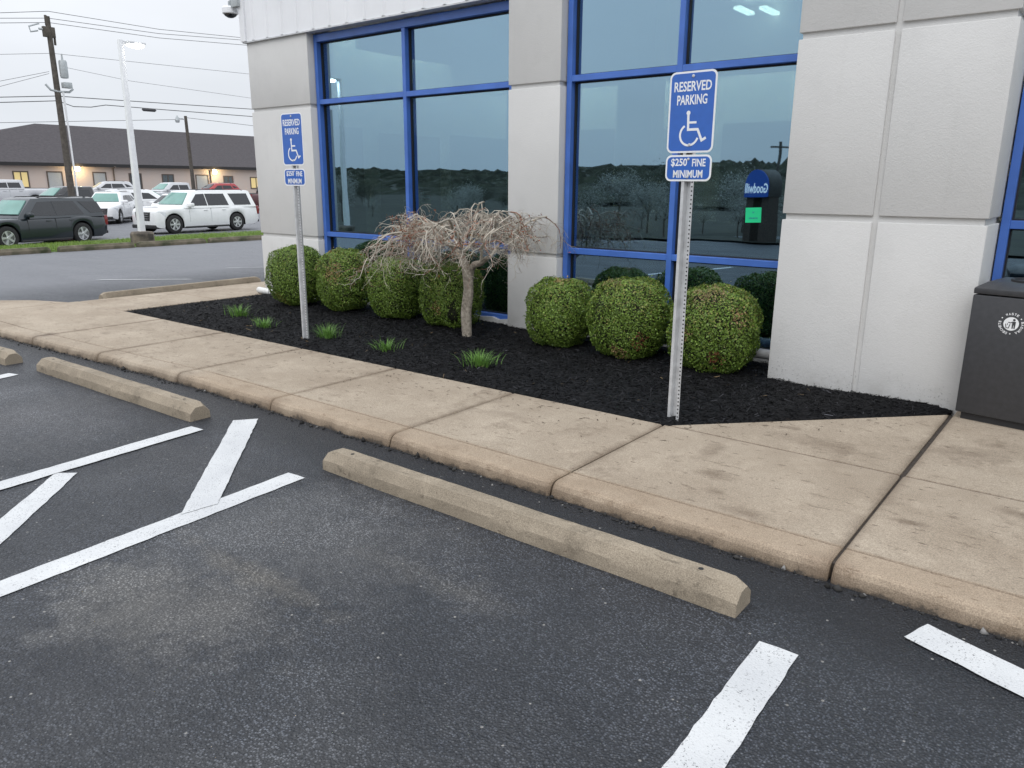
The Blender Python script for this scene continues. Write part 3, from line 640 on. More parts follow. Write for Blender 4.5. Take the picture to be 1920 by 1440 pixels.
def ring_text(s, a0, step, flip=False):
    for k, ch in enumerate(s):
        a = R(a0-step*k); tmp = MB(); text_into(tmp, ch, None if ch == 'I' else .0115, .0145, 0, 0, -.0008)
        M_ = Matrix.Translation((C0[0]+.062*math.sin(a), 0, C0[1]+.062*math.cos(a))) @ Matrix.Rotation(a, 4, 'Y'); tmp.xf(M_); rg_.add(tmp.v, tmp.f)
ring_text("WASTE", -29, -14.5); ring_text("BASURA", 85-8, -14); ring_text("DECHETS", 200-1, -13)
for a in (-58, 55, 178):
    rg_.lathe([(.0038, -.0012), (.0038, -.0004)], 10, 'y', (C0[0]+.062*math.sin(R(a)), 0, C0[1]+.062*math.cos(R(a))))
rg_.build("lettering", M_WHITE, badge)

# ------------------------------------------------------------------ mulch bed
def yfront(x): return 1.165+(x+7.06)/7.06*.07 if x < 0 else YM+x*(2.74-YM)/1.392
def yback(x): return 3.34 if x < .094 else 2.80
def nz2(x, y): return .5*math.sin(x*2.3+y*1.1)+.3*math.sin(x*5.1-y*4.2+1)+.2*math.sin(x*9.7+y*8.3+2)
def zm(x, y):
    f = min(1, max(0, (y-yfront(x))/.22)); b = max(0, (x+7.06))/.25; f = min(f, b, 1)
    return .068+f*(.034+.012*nz2(x, y))
xs_ = np.concatenate([np.linspace(-7.07, .0938, 330), np.linspace(.0942, 1.392, 70)]); V = []; NT = 80
for x in xs_:
    a, b = yfront(x)-.004, yback(x)
    for k in range(NT): y = a+(b-a)*k/(NT-1); V.append((x, y, zm(x, y)+random.uniform(-.006, .006)*(1 if 0 < k else .3)))
V = np.array(V); n_ = len(xs_); I, J = np.meshgrid(np.arange(n_-1), np.arange(NT-1), indexing='ij'); a = (I*NT+J).ravel()
F1 = np.stack([a, a+NT, a+NT+1, a+1], 1)
NC = 70000; cx = rng.uniform(-7.06, 1.39, NC); tt = rng.uniform(0, 1, NC)
yf_ = np.array([yfront(x) for x in cx]); yb_ = np.array([yback(x) for x in cx]); keep = rng.uniform(0, 1, NC) < (yb_-yf_)/2.2; cx, tt, yf_, yb_ = cx[keep], tt[keep], yf_[keep], yb_[keep]
cyv = yf_+tt*(yb_-yf_)+rng.normal(0, .005, len(cx)); cz = np.array([zm(x, y) for x, y in zip(cx, cyv)])+rng.uniform(.0, .010, len(cx))
# a few shreds strewn on the sidewalk beside the bed
NS = 260; sx2 = rng.uniform(-6, 1.2, NS); sy2 = np.array([yfront(x) for x in sx2])-np.abs(rng.normal(0, .22, NS))-.01; sy2 = np.clip(sy2, .08, None)
cx = np.concatenate([cx, sx2]); cyv = np.concatenate([cyv, sy2]); cz = np.concatenate([cz, np.full(NS, HS+.0065)])
n_c = len(cx); yw = rng.uniform(0, 2*np.pi, n_c); pt = rng.normal(0, .28, n_c); pt[-NS:] *= .15
ln = rng.gamma(3.4, .0048, n_c)+.006; wd = rng.uniform(.0014, .0040, n_c); ln[-NS:] *= .6
dv = np.stack([np.cos(yw)*np.cos(pt), np.sin(yw)*np.cos(pt), np.sin(pt)], 1); sv = np.stack([-np.sin(yw), np.cos(yw), rng.normal(0, .5, n_c)], 1); sv[-NS:, 2] *= .1
sv /= np.linalg.norm(sv, axis=1)[:, None]; c_ = np.stack([cx, cyv, cz], 1)
V2 = np.concatenate([c_-dv*ln[:, None]-sv*wd[:, None], c_+dv*ln[:, None]-sv*wd[:, None]*.6, c_+dv*ln[:, None]+sv*wd[:, None]*.6, c_-dv*ln[:, None]+sv*wd[:, None]])
F2 = np.stack([np.arange(n_c)+k*n_c for k in range(4)], 1)+len(V)
t1 = np.tile([[.0045, .0045, .0055]], (len(V), 1)); gsh = rng.gamma(1.3, .0050, n_c)+.0015; gsh[rng.uniform(0, 1, n_c) < .03] *= 3.5
t2 = np.tile(np.stack([gsh, gsh, gsh*1.12], 1), (4, 1)); br_ = np.zeros(n_c, bool); br_[-NS:] = True
t2[np.tile(br_, 4)] = (.055, .035, .022)
lf = rng.uniform(0, 1, n_c) < .0022; t2[np.tile(lf, 4)] = (.20, .14, .075)
mu = mesh_np("mulch", np.concatenate([V, V2]), np.concatenate([F1, F2]), M_MULCH, np.concatenate([t1, t2])); mu["kind"] = "stuff"
mu["label"] = "black shredded mulch filling the planting bed"; mu["category"] = "mulch"

# ------------------------------------------------------------------ boxwood bushes
def quads(c, d, s_, l, w_):
    """leaf quads from centre, length axis, width axis"""
    n = len(c); V = np.concatenate([c-d*l[:, None], c+s_*w_[:, None], c+d*l[:, None], c-s_*w_[:, None]]); return V, np.stack([np.arange(n)+k*n for k in range(4)], 1)
def bush(x, y, z0, rx, h, label, spots=(), ex=2.6, n=12500, yellow=.1, bare=None, seedv=0):
    n = int(n*1.9); g = np.random.default_rng(seedv+100); t = thing("boxwood_bush", label, "bush", (x, y, z0), g.uniform(0, .01), "clipped boxwood bushes along the windows")
    u = g.normal(size=(n, 3)); u[:, 2] = u[:, 2]*1.0; u /= np.linalg.norm(u, axis=1)[:, None]
    k = (np.abs(u[:, 0])**ex+np.abs(u[:, 1])**ex+np.abs(u[:, 2])**ex)**(-1/ex)
    stray = g.uniform(0, 1, n) < .015
    lump = 1+.035*np.sin(u[:, 0]*7+seedv)+.03*np.sin(u[:, 1]*8+u[:, 2]*6+seedv*2)+.022*np.sin(u[:, 2]*15+u[:, 0]*13)
    depth = 1.01-np.abs(g.normal(0, .046, n)); depth[stray] += g.uniform(.02, .09, stray.sum()); p = u*(k*lump*depth)[:, None]
    taper = 1-.09*np.clip(-p[:, 2], 0, 1)**2-.05*np.clip(p[:, 2], 0, 1)**2
    P = p*np.array([rx, rx, h/2]); P[:, :2] *= taper[:, None]; P[:, 2] += h/2+.01
    nr = p/np.array([rx, rx, h/2]); nr /= np.linalg.norm(nr, axis=1)[:, None]
    nn = nr+g.normal(0, .55, (n, 3)); nn /= np.linalg.norm(nn, axis=1)[:, None]
    d = np.cross(nn, g.normal(size=(n, 3))); d /= np.linalg.norm(d, axis=1)[:, None]; s_ = np.cross(nn, d)
    l = g.uniform(.0065, .0118, n); w_ = l*g.uniform(.55, .75, n)
    V, F = quads(P, d, s_, l, w_)
    b = g.uniform(0, 1, n); c = np.stack([.074+.120*b, .132+.158*b, .020+.030*b], 1)*g.uniform(.7, 1.35, n)[:, None]
    yl_ = g.uniform(0, 1, n) < yellow*np.clip(.4+1.4*u[:, 2], .15, 2); c[yl_] = np.stack([.20+.1*b, .21+.09*b, .055+.03*b], 1)[yl_]
    for (dx, dy, dz, ra, cc) in spots:
        q = np.array([dx, dy, dz])/np.linalg.norm([dx, dy, dz]); hit = (np.linalg.norm(u-q, axis=1)+g.normal(0, .05, n) < ra) & (g.uniform(0, 1, n) < .5); c[hit] = np.array(cc)*g.uniform(.6, 1.3, (hit.sum(), 1))
    keep = P[:, 2] > .0
    if bare is not None:
        q = np.array(bare)/np.linalg.norm(bare); keep &= ~((np.linalg.norm((u-q)*np.array([1, 1, .45]), axis=1)+g.normal(0, .03, n) < .17) & (g.uniform(0, 1, n) < .93))
    idx = np.where(keep)[0]; Fk = F[idx]
    mesh_np("foliage", V, Fk, M_LEAF, np.tile(c, (4, 1)), t)
    # stems, plus a solid core darker than the leaves that stops the view through
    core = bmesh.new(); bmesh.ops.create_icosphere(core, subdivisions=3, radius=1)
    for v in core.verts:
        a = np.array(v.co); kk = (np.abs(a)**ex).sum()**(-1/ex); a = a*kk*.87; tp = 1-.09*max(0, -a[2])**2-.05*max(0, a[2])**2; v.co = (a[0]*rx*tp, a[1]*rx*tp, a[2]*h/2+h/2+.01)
    me = bpy.data.meshes.new("inner_core"); core.to_mesh(me); core.free(); me.materials.append(mat("dark_core", (.035, .042, .016), .9, c2=(.012, .014, .007), vscale=60, bump=1., bscale=70) if not bpy.data.materials.get("dark_core") else bpy.data.materials["dark_core"])
    o = bpy.data.objects.new("inner_core", me); COL.objects.link(o); o.parent = t
    q_ = MB()
    for k in range(5): a = k*1.3; q_.tube([(.05*math.cos(a), .05*math.sin(a), -.06), (.07*math.cos(a), .07*math.sin(a), .1)], .012, 6)
    q_.build("stem", M_TRUNK, t)
    return t
RB, TB = (.21, .075, .040), (.32, .22, .10)
bush(-5.80, 2.74, .10, .320, .70, "dark green rounded bush nearest the building corner, first behind the far sign post", [(-.1, -.7, -.75, .35, (.22, .20, .05))], 3.3, yellow=.03, seedv=1)
bush(-5.02, 2.84, .10, .300, .70, "green bush with tan leaf patches between the corner bush and the bare tree", [(.35, -.8, .25, .33, TB), (-.6, -.6, .4, .2, TB), (-.3, -.3, .9, .25, TB)], 3.2, yellow=.12, seedv=2)
bush(-4.18, 2.88, .10, .288, .65, "squarish green bush under the left side of the bare tree crown", [(-.7, -.5, .2, .3, (.2, .18, .05))], 3.8, yellow=.08, seedv=3)
bush(-3.38, 2.90, .09, .285, .66, "squarish bush with a brown gap, directly behind the bare tree trunk", [(.1, -.9, -.3, .2, TB)], 3.8, yellow=.09, bare=(.62, -.62, -.42), seedv=4)
bush(-1.93, 2.85, .08, .300, .63, "round green bush in front of the narrow pier, right of the bare tree", [(.2, -.2, .95, .25, TB)], 2.8, yellow=.10, seedv=5)
bush(-1.17, 2.83, .075, .335, .69, "round green bush with a rust red spot, middle of the three right bushes", [(.62, -.62, -.35, .17, RB), (.1, -.75, -.7, .25, TB), (-.3, -.3, .9, .3, (.26, .22, .09))], 3.0, yellow=.13, seedv=6)
bush(-.375, 2.81, .07, .325, .70, "largest round bush with rust and tan spots, right of the nearer sign post", [(.38, -.75, -.45, .15, RB), (-.35, -.85, .0, .15, TB), (.75, -.5, .35, .2, TB), (0, -.5, .85, .4, (.28, .22, .10))], 3.2, yellow=.16, seedv=7)

# ------------------------------------------------------------------ grass clumps
def clump(x, y, n, hgt, spread, label, seedv):
    g = random.Random(seedv); V, F, Tn = [], [], []
    for k in range(n):
        a = g.uniform(0, 6.283); r0 = abs(g.gauss(0, spread*.35)); bx, by = r0*math.cos(a)*1.25, r0*math.sin(a); out = g.uniform(.25, 1.)*hgt*.8; H_ = hgt*g.uniform(.55, 1.05); w_ = g.uniform(.0022, .0042); a2 = a+g.gauss(0, .5)
        d = (math.cos(a2), math.sin(a2)); o = len(V); b = g.uniform(0, 1); c = (.10+.08*b, .22+.12*b, .035+.04*b)
        for i in range(5):
            t = i/4; rr = out*t**1.7; z = H_*(t-.38*t*t*t*(out/hgt)); ww = w_*(1-t*.9)
            V += [(bx+d[0]*rr-d[1]*ww, by+d[1]*rr+d[0]*ww, z-.01), (bx+d[0]*rr+d[1]*ww, by+d[1]*rr-d[0]*ww, z-.01)]; Tn += [c, c]
        F += [(o+2*i, o+2*i+1, o+2*i+3, o+2*i+2) for i in range(4)]
    ob = mesh_np("daylily_clump", np.array(V), np.array(F), M_LEAF, np.array(Tn)); ob.location = (x, y, zm(x, y)); tag(ob, label, "plant", "green daylily clumps in the mulch")
clump(-5.57, 1.76, 150, .16, .16, "green grassy clump farthest left, near the mulch bed corner", 1)
clump(-4.78, 1.54, 130, .13, .15, "low green grassy clump just left of the far sign post", 2)
clump(-3.86, 1.64, 170, .17, .16, "bushy green grassy clump just right of the far sign post", 3)
clump(-2.96, 1.57, 110, .14, .13, "small upright grassy clump between the far sign post and the bare tree", 4)
clump(-1.93, 1.68, 200, .16, .17, "widest green grassy clump, in front of the bare tree trunk", 5)

# ------------------------------------------------------------------ bare weeping tree
def weeping_tree():
    t = thing("weeping_tree", "small bare weeping tree with grey tangled twigs in the mulch bed", "tree", (-2.82, 2.52, .08)); g = random.Random(11)
    k = MB()
    k.tube([(0, 0, -.05), (.0, 0, .04), (-.016, 0, .14), (-.026, 0, .26), (-.010, .01, .40), (.004, .01, .50), (.010, .0, .60), (-.01, .01, .70), (-.07, .01, .80), (-.15, .0, .88), (-.24, .0, .93)], [.060, .048, .042, .040, .041, .038, .043, .046, .040, .034, .022], 12)
    k.tube([(.03, -.01, -.02), (.034, -.012, .14), (.026, -.01, .28), (.044, .01, .44), (.040, .01, .58), (.05, .01, .69), (.11, .0, .74), (.20, -.02, .76), (.29, -.02, .82)], [.03, .030, .032, .027, .030, .034, .034, .030, .020], 10)
    trunk = k.build("trunk", M_BARK, t, smooth=True, ang=60)
    V, F, Tn = [], [], []; tips = []
    def tb(pts, r0, r1, col):
        n = 3 if r0 < .006 else 5; o = len(V); kk = len(pts)
        for i, p in enumerate(pts):
            d = (pts[min(i+1, kk-1)]-pts[max(i-1, 0)]).normalized(); a = d.orthogonal().normalized(); b = d.cross(a); r_ = r0+(r1-r0)*i/(kk-1)
            for j in range(n): V.append(p+(a*math.cos(6.283*j/n)+b*math.sin(6.283*j/n))*r_); Tn.append(col)
        for i in range(kk-1):
            for j in range(n): F.append((o+i*n+j, o+i*n+(j+1) % n, o+(i+1)*n+(j+1) % n, o+(i+1)*n+j))
    def ztop(x, y):
        r2 = ((x-.02)/.92)**2+(y/.66)**2
        return 1.20-.28*r2+.05*math.sin(x*13)*math.sin(y*11+1)+.05*math.sin(x*7+1)*math.cos(y*6)
    def grow(p, d, L, r_, lev):
        """arching limb: pulled towards the umbrella surface, twigs zig-zag"""
        n = (8, 6, 5, 4)[lev]; pts = [p]; d = d.normalized(); j_ = (.20, .30, .36, .42)[lev]; off = g.uniform(-.50, .02) if lev else g.uniform(-.25, -.05)
        for i in range(n):
            q = pts[-1]; e_ = ztop(q.x, q.y)+off-q.z
            pull = max(-.6, min(.55, e_*(1.6 if lev < 2 else 1.2)))
            if q.z < .52: pull = .5
            if q.z > 1.20: pull = -1.3
            d = (d*1.0+Vector((g.gauss(0, j_), g.gauss(0, j_), g.gauss(0, j_*.7)+pull*.5))).normalized(); pts.append(q+d*L/n)
        gy = g.uniform(.75, 1.2); col = (.50*gy, .455*gy, .385*gy) if g.random() < .84 else (.27*gy, .15*gy, .11*gy)
        tb(pts, r_, r_*.5, col)
        if lev == 3: tips.append((pts[-1], d)); return
        m_ = (8, 7, 4)[lev]
        for j in range(m_):
            t_ = (.22 if lev == 0 else .12)+(.78 if lev == 0 else .88)*(j+g.random())/m_; i = min(n-1, int(t_*n)); q = pts[i].lerp(pts[i+1], t_*n-i)
            dd = (pts[i+1]-pts[i]).normalized(); sd2 = dd.cross(Vector((g.gauss(0, .35), g.gauss(0, .35), 1))).normalized()*(1 if g.random() < .5 else -1)
            grow(q, dd*.8+sd2*.8+Vector((0, 0, g.gauss(-.05, .35))), (.40, .23, .12)[lev]*g.uniform(.6, 1.25), (.0065, .0030, .0016)[lev], lev+1)
    for k2 in range(13):
        a = (k2/11*6.283+g.uniform(-.2, .2)) if k2 < 11 else 3.14+g.uniform(-.35, .35); L = (.80 if abs(math.cos(a)) > .55 else .58)*g.uniform(.92, 1.1); left = math.cos(a) < .15
        p = Vector((-.13, 0, .89)) if left else Vector((.20, -.02, .77)) if k2 % 2 else Vector((-.06, .01, .84))
        grow(p, Vector((math.cos(a), math.sin(a)*.85, g.uniform(.25, .6))), L, g.uniform(.013, .020), 0)
    for k2 in range(4): a = g.uniform(0, 6.283); grow(Vector((-.1, 0, .9)), Vector((math.cos(a)*.7, math.sin(a)*.7, .25)), .40, .009, 1)
    V = [v if v.y < .70 else Vector((v.x, .70+(v.y-.70)*.05, v.z)) for v in V]
    # flat list of triangles/quads: all faces are quads
    mesh_np("crown", np.array([v[:] for v in V]), np.array(F), M_TWIG, np.array(Tn), t)
    P, D = [], []; cl = [Vector((-.75, -.2, 1.03)), Vector((-.55, -.3, 1.12)), Vector((-.35, -.4, 1.08)), Vector((.75, .0, 1.08)), Vector((.60, .1, 1.12)), Vector((.30, -.4, 1.04)), Vector((-.25, -.3, 1.18))]
    for p, d in tips:
        near = min((p-c).length for c in cl); pr = .9 if near < .20 else .07
        if g.random() < pr:
            for _ in range(3 if near < .22 else 1): P.append(p+Vector((g.gauss(0, .012), g.gauss(0, .012), g.gauss(0, .012)))); D.append(1 if near < .22 else 0)
    n = len(P); P = np.array([p[:] for p in P]); P[:, 1] = np.minimum(P[:, 1], .72); d = rng.normal(size=(n, 3)); d /= np.linalg.norm(d, axis=1)[:, None]; s_ = np.cross(d, rng.normal(size=(n, 3))); s_ /= np.linalg.norm(s_, axis=1)[:, None]
    V3, F3 = quads(P, d, s_, rng.uniform(.008, .018, n), rng.uniform(.003, .006, n)); b = rng.uniform(0, 1, n)
    c = np.where((b < .45)[:, None], np.array([[.30, .085, .04]]), np.array([[.24, .15, .085]]))*rng.uniform(.6, 1.25, (n, 1))
    mesh_np("dead_leaves", V3, F3, M_TWIG, np.tile(c, (4, 1)), t)
weeping_tree()

# ------------------------------------------------------------------ grass strip and lamp posts
mb = MB(); yy = np.linspace(-30, 60, 46); xx = np.linspace(-29.3, -21.25, 9)
mb.add([(x+(.35*math.sin(y*1.7) if k in (0,) else 0), y, gz(x, y)+.03+(.02*math.sin(x*3+y*2) if 0 < k < 8 else -.02)) for y in yy for k, x in enumerate(xx)], [(j*9+i, j*9+i+1, j*9+10+i, j*9+9+i) for j in range(45) for i in range(8)])
mb.build("grass_strip", M_GRASSB, smooth=True, kind="structure")
n = 26000; bx = -29.2+rng.beta(2.2, 1.2, n)*7.9; by = rng.uniform(0, 17, n); bz = np.array([gz(a, b)+.02 for a, b in zip(bx, by)]); hh = rng.uniform(.04, .11, n); a = rng.uniform(0, 6.28, n)
P0 = np.stack([bx, by, bz], 1); wv = np.stack([np.cos(a), np.sin(a), a*0], 1)*.012; tp = np.stack([rng.normal(0, .03, n), rng.normal(0, .03, n), hh], 1)
b = rng.uniform(0, 1, n); c = np.stack([.11+.11*b, .19+.12*b, .03+.04*b], 1); 
gr = mesh_np("lawn_grass", np.concatenate([P0-wv, P0+wv, P0+tp]), np.stack([np.arange(n), np.arange(n)+n, np.arange(n)+2*n], 1), M_LEAF, np.tile(c, (3, 1))); gr["kind"] = "stuff"; gr["label"] = "short green lawn grass on the strip between the lots"; gr["category"] = "grass"
M_LAMP = emit("lamp_head_lit", (1, .98, .95), 30.0); M_POLEW = mat("white_painted_pole", (.74, .75, .76), .4, var=.05)
lp = thing("lamp_post", "tall white square lamp post with its lamp lit, on the grass strip", "lamp post", (-22.3, 9.0, gz(-22.3, 9)), 0, "white parking lot lamp posts")
q_ = MB(); q_.lathe([(.36, -.3), (.35, .36), (.31, .42), (.12, .44)], 10); q_.build("footing", mat("stained_concrete", (.20, .165, .13), .95, c2=(.05, .045, .04), vscale=4, bump=.6), lp, smooth=True)
q_ = MB(); q_.add([(sx_*r_, sy_*r_, z) for z, r_ in ((.43, .088), (6.05, .062)) for sx_, sy_ in ((-1,-1),(1,-1),(1,1),(-1,1))], [(0,1,5,4),(1,2,6,5),(2,3,7,6),(3,0,4,7),(4,5,6,7)]); q_.build("pole", M_POLEW, lp, bevel=.01)
q_ = MB(); q_.box(-.05, .05, .05, .2, 5.93, 6.02); q_.build("arm", M_POLEW, lp)
q_ = MB(); q_.prism([(-.17, .15, 5.95), (.17, .15, 5.95), (.14, .72, 5.95), (-.14, .72, 5.95)], (0, 0, .09)); hd_ = q_.build("lamp_head", M_POLEW, lp, bevel=.02)
q_ = MB(); q_.lathe([(.05, 5.86), (.17, 5.89), (.21, 5.948)], 16, 'z', (0, .45, 0)); q_.v = [(a_*.85, .45+(b_-.45)*1.35, c_) for a_, b_, c_ in q_.v]; q_.build("lamp_lens", M_LAMP, hd_)
dup(lp, (-22.9, -10.9, gz(-22.9, -10.9)), 0, "lit white lamp post mirrored in the left window, beyond the drive lane")

# ------------------------------------------------------------------ utility poles and wires
UX = -43.
up = thing("utility_pole", "leaning dark wooden utility pole with transformer beside the lamp post", "utility pole", (UX, 15.6, -.62))
q_ = MB(); q_.tube([(0, 0, 0), (0, 0, 5), (0, -.02, 10.35)], [.18, .16, .12], 12); q_.build("pole", M_WOODP, up, smooth=True)
q_ = MB(); q_.lathe([(.10, 7.40), (.18, 7.42), (.20, 7.5), (.20, 8.2), (.17, 8.28), (.06, 8.3)], 18, 'z', (.15, .38, 0)); q_.tube([(.15, .38, 8.28), (.15, .38, 8.6)], [.06, .035], 8); q_.build("transformer", M_GREYM, up, smooth=True)
q_ = MB(); q_.box(.0, .4, .22, .62, 6.92, 7.2); q_.tube([(.0, -.55, 7.05), (.05, -.35, 6.78), (.1, .0, 6.72), (.1, .55, 6.74), (.1, .75, 6.92)], .06, 8); q_.build("cable_box", M_GREYM, up, bevel=.02)
q_ = MB(); q_.box(-.1, .1, -.32, .25, 9.35, 9.85); q_.tube([(0, -.1, 9.9), (0, -.1, 10.4)], .07, 8); q_.tube([(0, .2, 9.0), (0, .22, 9.8)], .06, 8); q_.build("insulator", M_WOODP, up, bevel=.02)
q_ = MB(); q_.tube([(0, -.45, 9.95), (0, -.95, 9.75), (0, -.9, 9.5), (0, -.55, 9.6)], .04, 6); q_.tube([(0, -.5, 9.7), (0, -.2, 9.7)], .06, 6); q_.build("fuse_cutout", M_GREYM, up)
q_ = MB(); q_.tube([(.2, .23, .3), (.18, .22, 4.6), (.17, .2, 6.7)], .05, 8); q_.build("cable_guard", M_POLEW, up)
wires = [("top power line running over the lamp post", [(13.43, 9.55), (15.66, 9.98), (21.5, 9.98), (27.3, 10.3), (40, 11.6)], .014),
         ("second power line from the top of the utility pole", [(13.39, 9.3), (15.62, 9.65), (21.5, 9.75), (27.28, 10.17), (40, 11.5)], .014),
         ("third power line from the utility pole insulators", [(13.36, 9.08), (15.59, 9.44), (21.5, 9.52), (27.3, 9.89), (40, 11.2)], .014),
         ("thin single line passing behind the transformer", [(13.15, 7.62), (15.59, 7.97), (27.29, 8.2), (40, 9)], .010),
         ("service wire sloping down from the transformer", [(16.08, 7.36), (19.54, 7.02), (27.24, 6.76), (40, 6.9)], .009),
         ("upper thick telephone cable above the dark roof", [(12.85, 5.6), (15.49, 5.88), (27.37, 6.1), (40, 6.9)], .021),
         ("lower thick telephone cable with a splice case", [(12.82, 5.35), (15.54, 5.65), (16.3, 5.42), (17.2, 5.46), (18.0, 5.63), (21.08, 5.63), (27.37, 5.65), (40, 6.2)], .021),
         ("upper of two service drops leaving the pole to the left", [(9.9, 4.9), (12.96, 6.36), (15.32, 7.06)], .010),
         ("lower of two service drops leaving the pole to the left", [(9.9, 4.6), (12.93, 6.11), (15.3, 6.96)], .010)]
for lb, pts, r_ in wires:
    if pts[0][0] < 13.5 and pts[0][0] > 12: pts = [(pts[0][0]-8, pts[0][1]-.6)]+pts
    q_ = MB(); q_.tube([(UX, y, z) for y, z in pts], r_, 6)
    if "splice" in lb: q_.lathe([(.02, 20.0), (.09, 20.08), (.09, 20.75), (.02, 20.85)], 8, 'y', (UX, 0, 5.55))
    tag(q_.build("power_line", M_WIRE), lb, "cable", "overhead wires")
p2 = thing("wooden_light_pole", "thin dark wooden pole with a small arm lamp in front of the brick building", "utility pole", (-70, 38.1, -.1))
q_ = MB(); q_.tube([(0, 0, 0), (0, -.15, 7.75)], [.20, .14], 10); q_.build("pole", M_WOODP, p2, smooth=True)
q_ = MB(); q_.tube([(0, -.1, 7.35), (0, -.5, 7.5), (0, -.95, 7.5)], .04, 6); q_.build("arm", M_GREYM, p2)
q_ = MB(); q_.lathe([(.05, 7.75), (.16, 7.5), (.22, 7.3), (.16, 7.1)], 12, 'z', (0, -1.0, 0)); q_.build("lamp", M_GREYM, p2, smooth=True)
for lb, pts in (("faint wire left of the small wooden pole", [(0, 6.9), (20, 5.9), (38, 7.35)]), ("faint wire right of the small wooden pole", [(38.1, 7.5), (50, 7.0), (75, 8.0)])):
    q_ = MB(); q_.tube([(-70, y, z) for y, z in pts], .02, 5); tag(q_.build("power_line", M_WIRE), lb, "cable", "overhead wires")

# ------------------------------------------------------------------ brick building across the lot
bb = thing("brick_building", "long single storey brick building with dark hip roof across the lot", "building", (-85, 0, 0)); XB = 0
q_ = MB(); q_.box(-20, 0, 18, 80, -.2, 3.3); q_.build("wall", brick(), bb)
q_ = MB(); e0, e1 = 16.6, 81; zr = 7.75; ze = 3.32
q_.add([(.45, e0, ze), (.45, e1, ze), (-20.8, e1, ze), (-20.8, e0, ze), (-10, e0+17.6, zr), (-10, 63, zr), (.8, e0, ze+.05)], [(0, 1, 5, 4), (1, 2, 5), (2, 3, 4, 5), (3, 0, 4), (0, 3, 2, 1)])
q_.v.pop(); rfo = q_.build("roof", shingle(), bb)
q_ = MB(); q_.box(.38, .56, e0, e1, ze-.28, ze+.05); q_.build("gutter", mat("dark_fascia", (.018, .017, .018), .5, var=.1), bb)
M_DOOR = mat("grey_steel_door", (.40, .42, .43), .5, var=.06); M_TRIM = mat("brown_trim", (.11, .085, .07), .7, var=.1); M_WINL = emit("lit_window_glass", (.72, .56, .25), .32); M_WIND = mat("dark_window_glass", (.10, .12, .13), .08, var=.2)
def opening(y0, y1, z0, z1, nm, m_, mull=True):
    f = MB(); t = .12; f.box(.005, .05, y0-t, y0, z0, z1+t); f.box(.005, .05, y1, y1+t, z0, z1+t); f.box(.005, .05, y0, y1, z1, z1+t)
    if nm == "window": f.box(.005, .06, y0-t, y1+t, z0-t, z0)
    if mull and nm == "window": f.box(.01, .05, (y0+y1)/2-.05, (y0+y1)/2+.05, z0, z1)
    p = MB(); p.box(-.01, .02, y0, y1, z0, z1); o = p.build(nm, m_, bb); f.build("frame", M_TRIM, o)
opening(27.8, 29.0, 1.0, 2.4, "window", M_WINL); opening(30.9, 32.2, .3, 2.42, "door", M_DOOR); opening(35.4, 36.6, .3, 2.42, "door", M_DOOR)
opening(39.25, 40.45, .3, 2.35, "door", mat("dark_door", (.07, .075, .08), .4, var=.1)); opening(43.0, 44.2, 1.25, 2.3, "window", M_WIND); opening(47.1, 48.5, .3, 2.3, "door", M_DOOR)
opening(50.7, 51.8, 1.2, 2.2, "window", M_WIND); opening(54.4, 55.8, .9, 2.1, "window", M_WINL); opening(22.5, 23.7, 1.1, 2.4, "window", M_WIND)
for y in (37.5, 48.9):
    q_ = MB(); q_.tube([(.1, y, .2), (.1, y, 2.9), (.6, y, 3.1)], .07, 8); q_.build("downspout", M_TRIM, bb)
for y, z in ((33.7, 2.85), (49.3, 2.75)):
    q_ = MB(); q_.box(0, .25, y-.2, y+.2, z-.15, z+.2); o = q_.build("wall_lamp", M_DARK, bb, bevel=.02)
    q_ = MB(); q_.lathe([(.02, .0), (.24, .02), (.30, .14), (.2, .26)], 14, 'x', (.24, y, z)); q_.build("lamp_lens", emit("sodium_lamp", (1, .80, .45), 16), o, smooth=True)
    ld = bpy.data.lights.new("wall_lamp_light", 'POINT'); ld.energy = 120; ld.color = (1, .75, .4); ld.shadow_soft_size = .2; lo_ = bpy.data.objects.new("wall_lamp_light", ld); COL.objects.link(lo_); lo_.parent = bb; lo_.location = (.75, y, z)

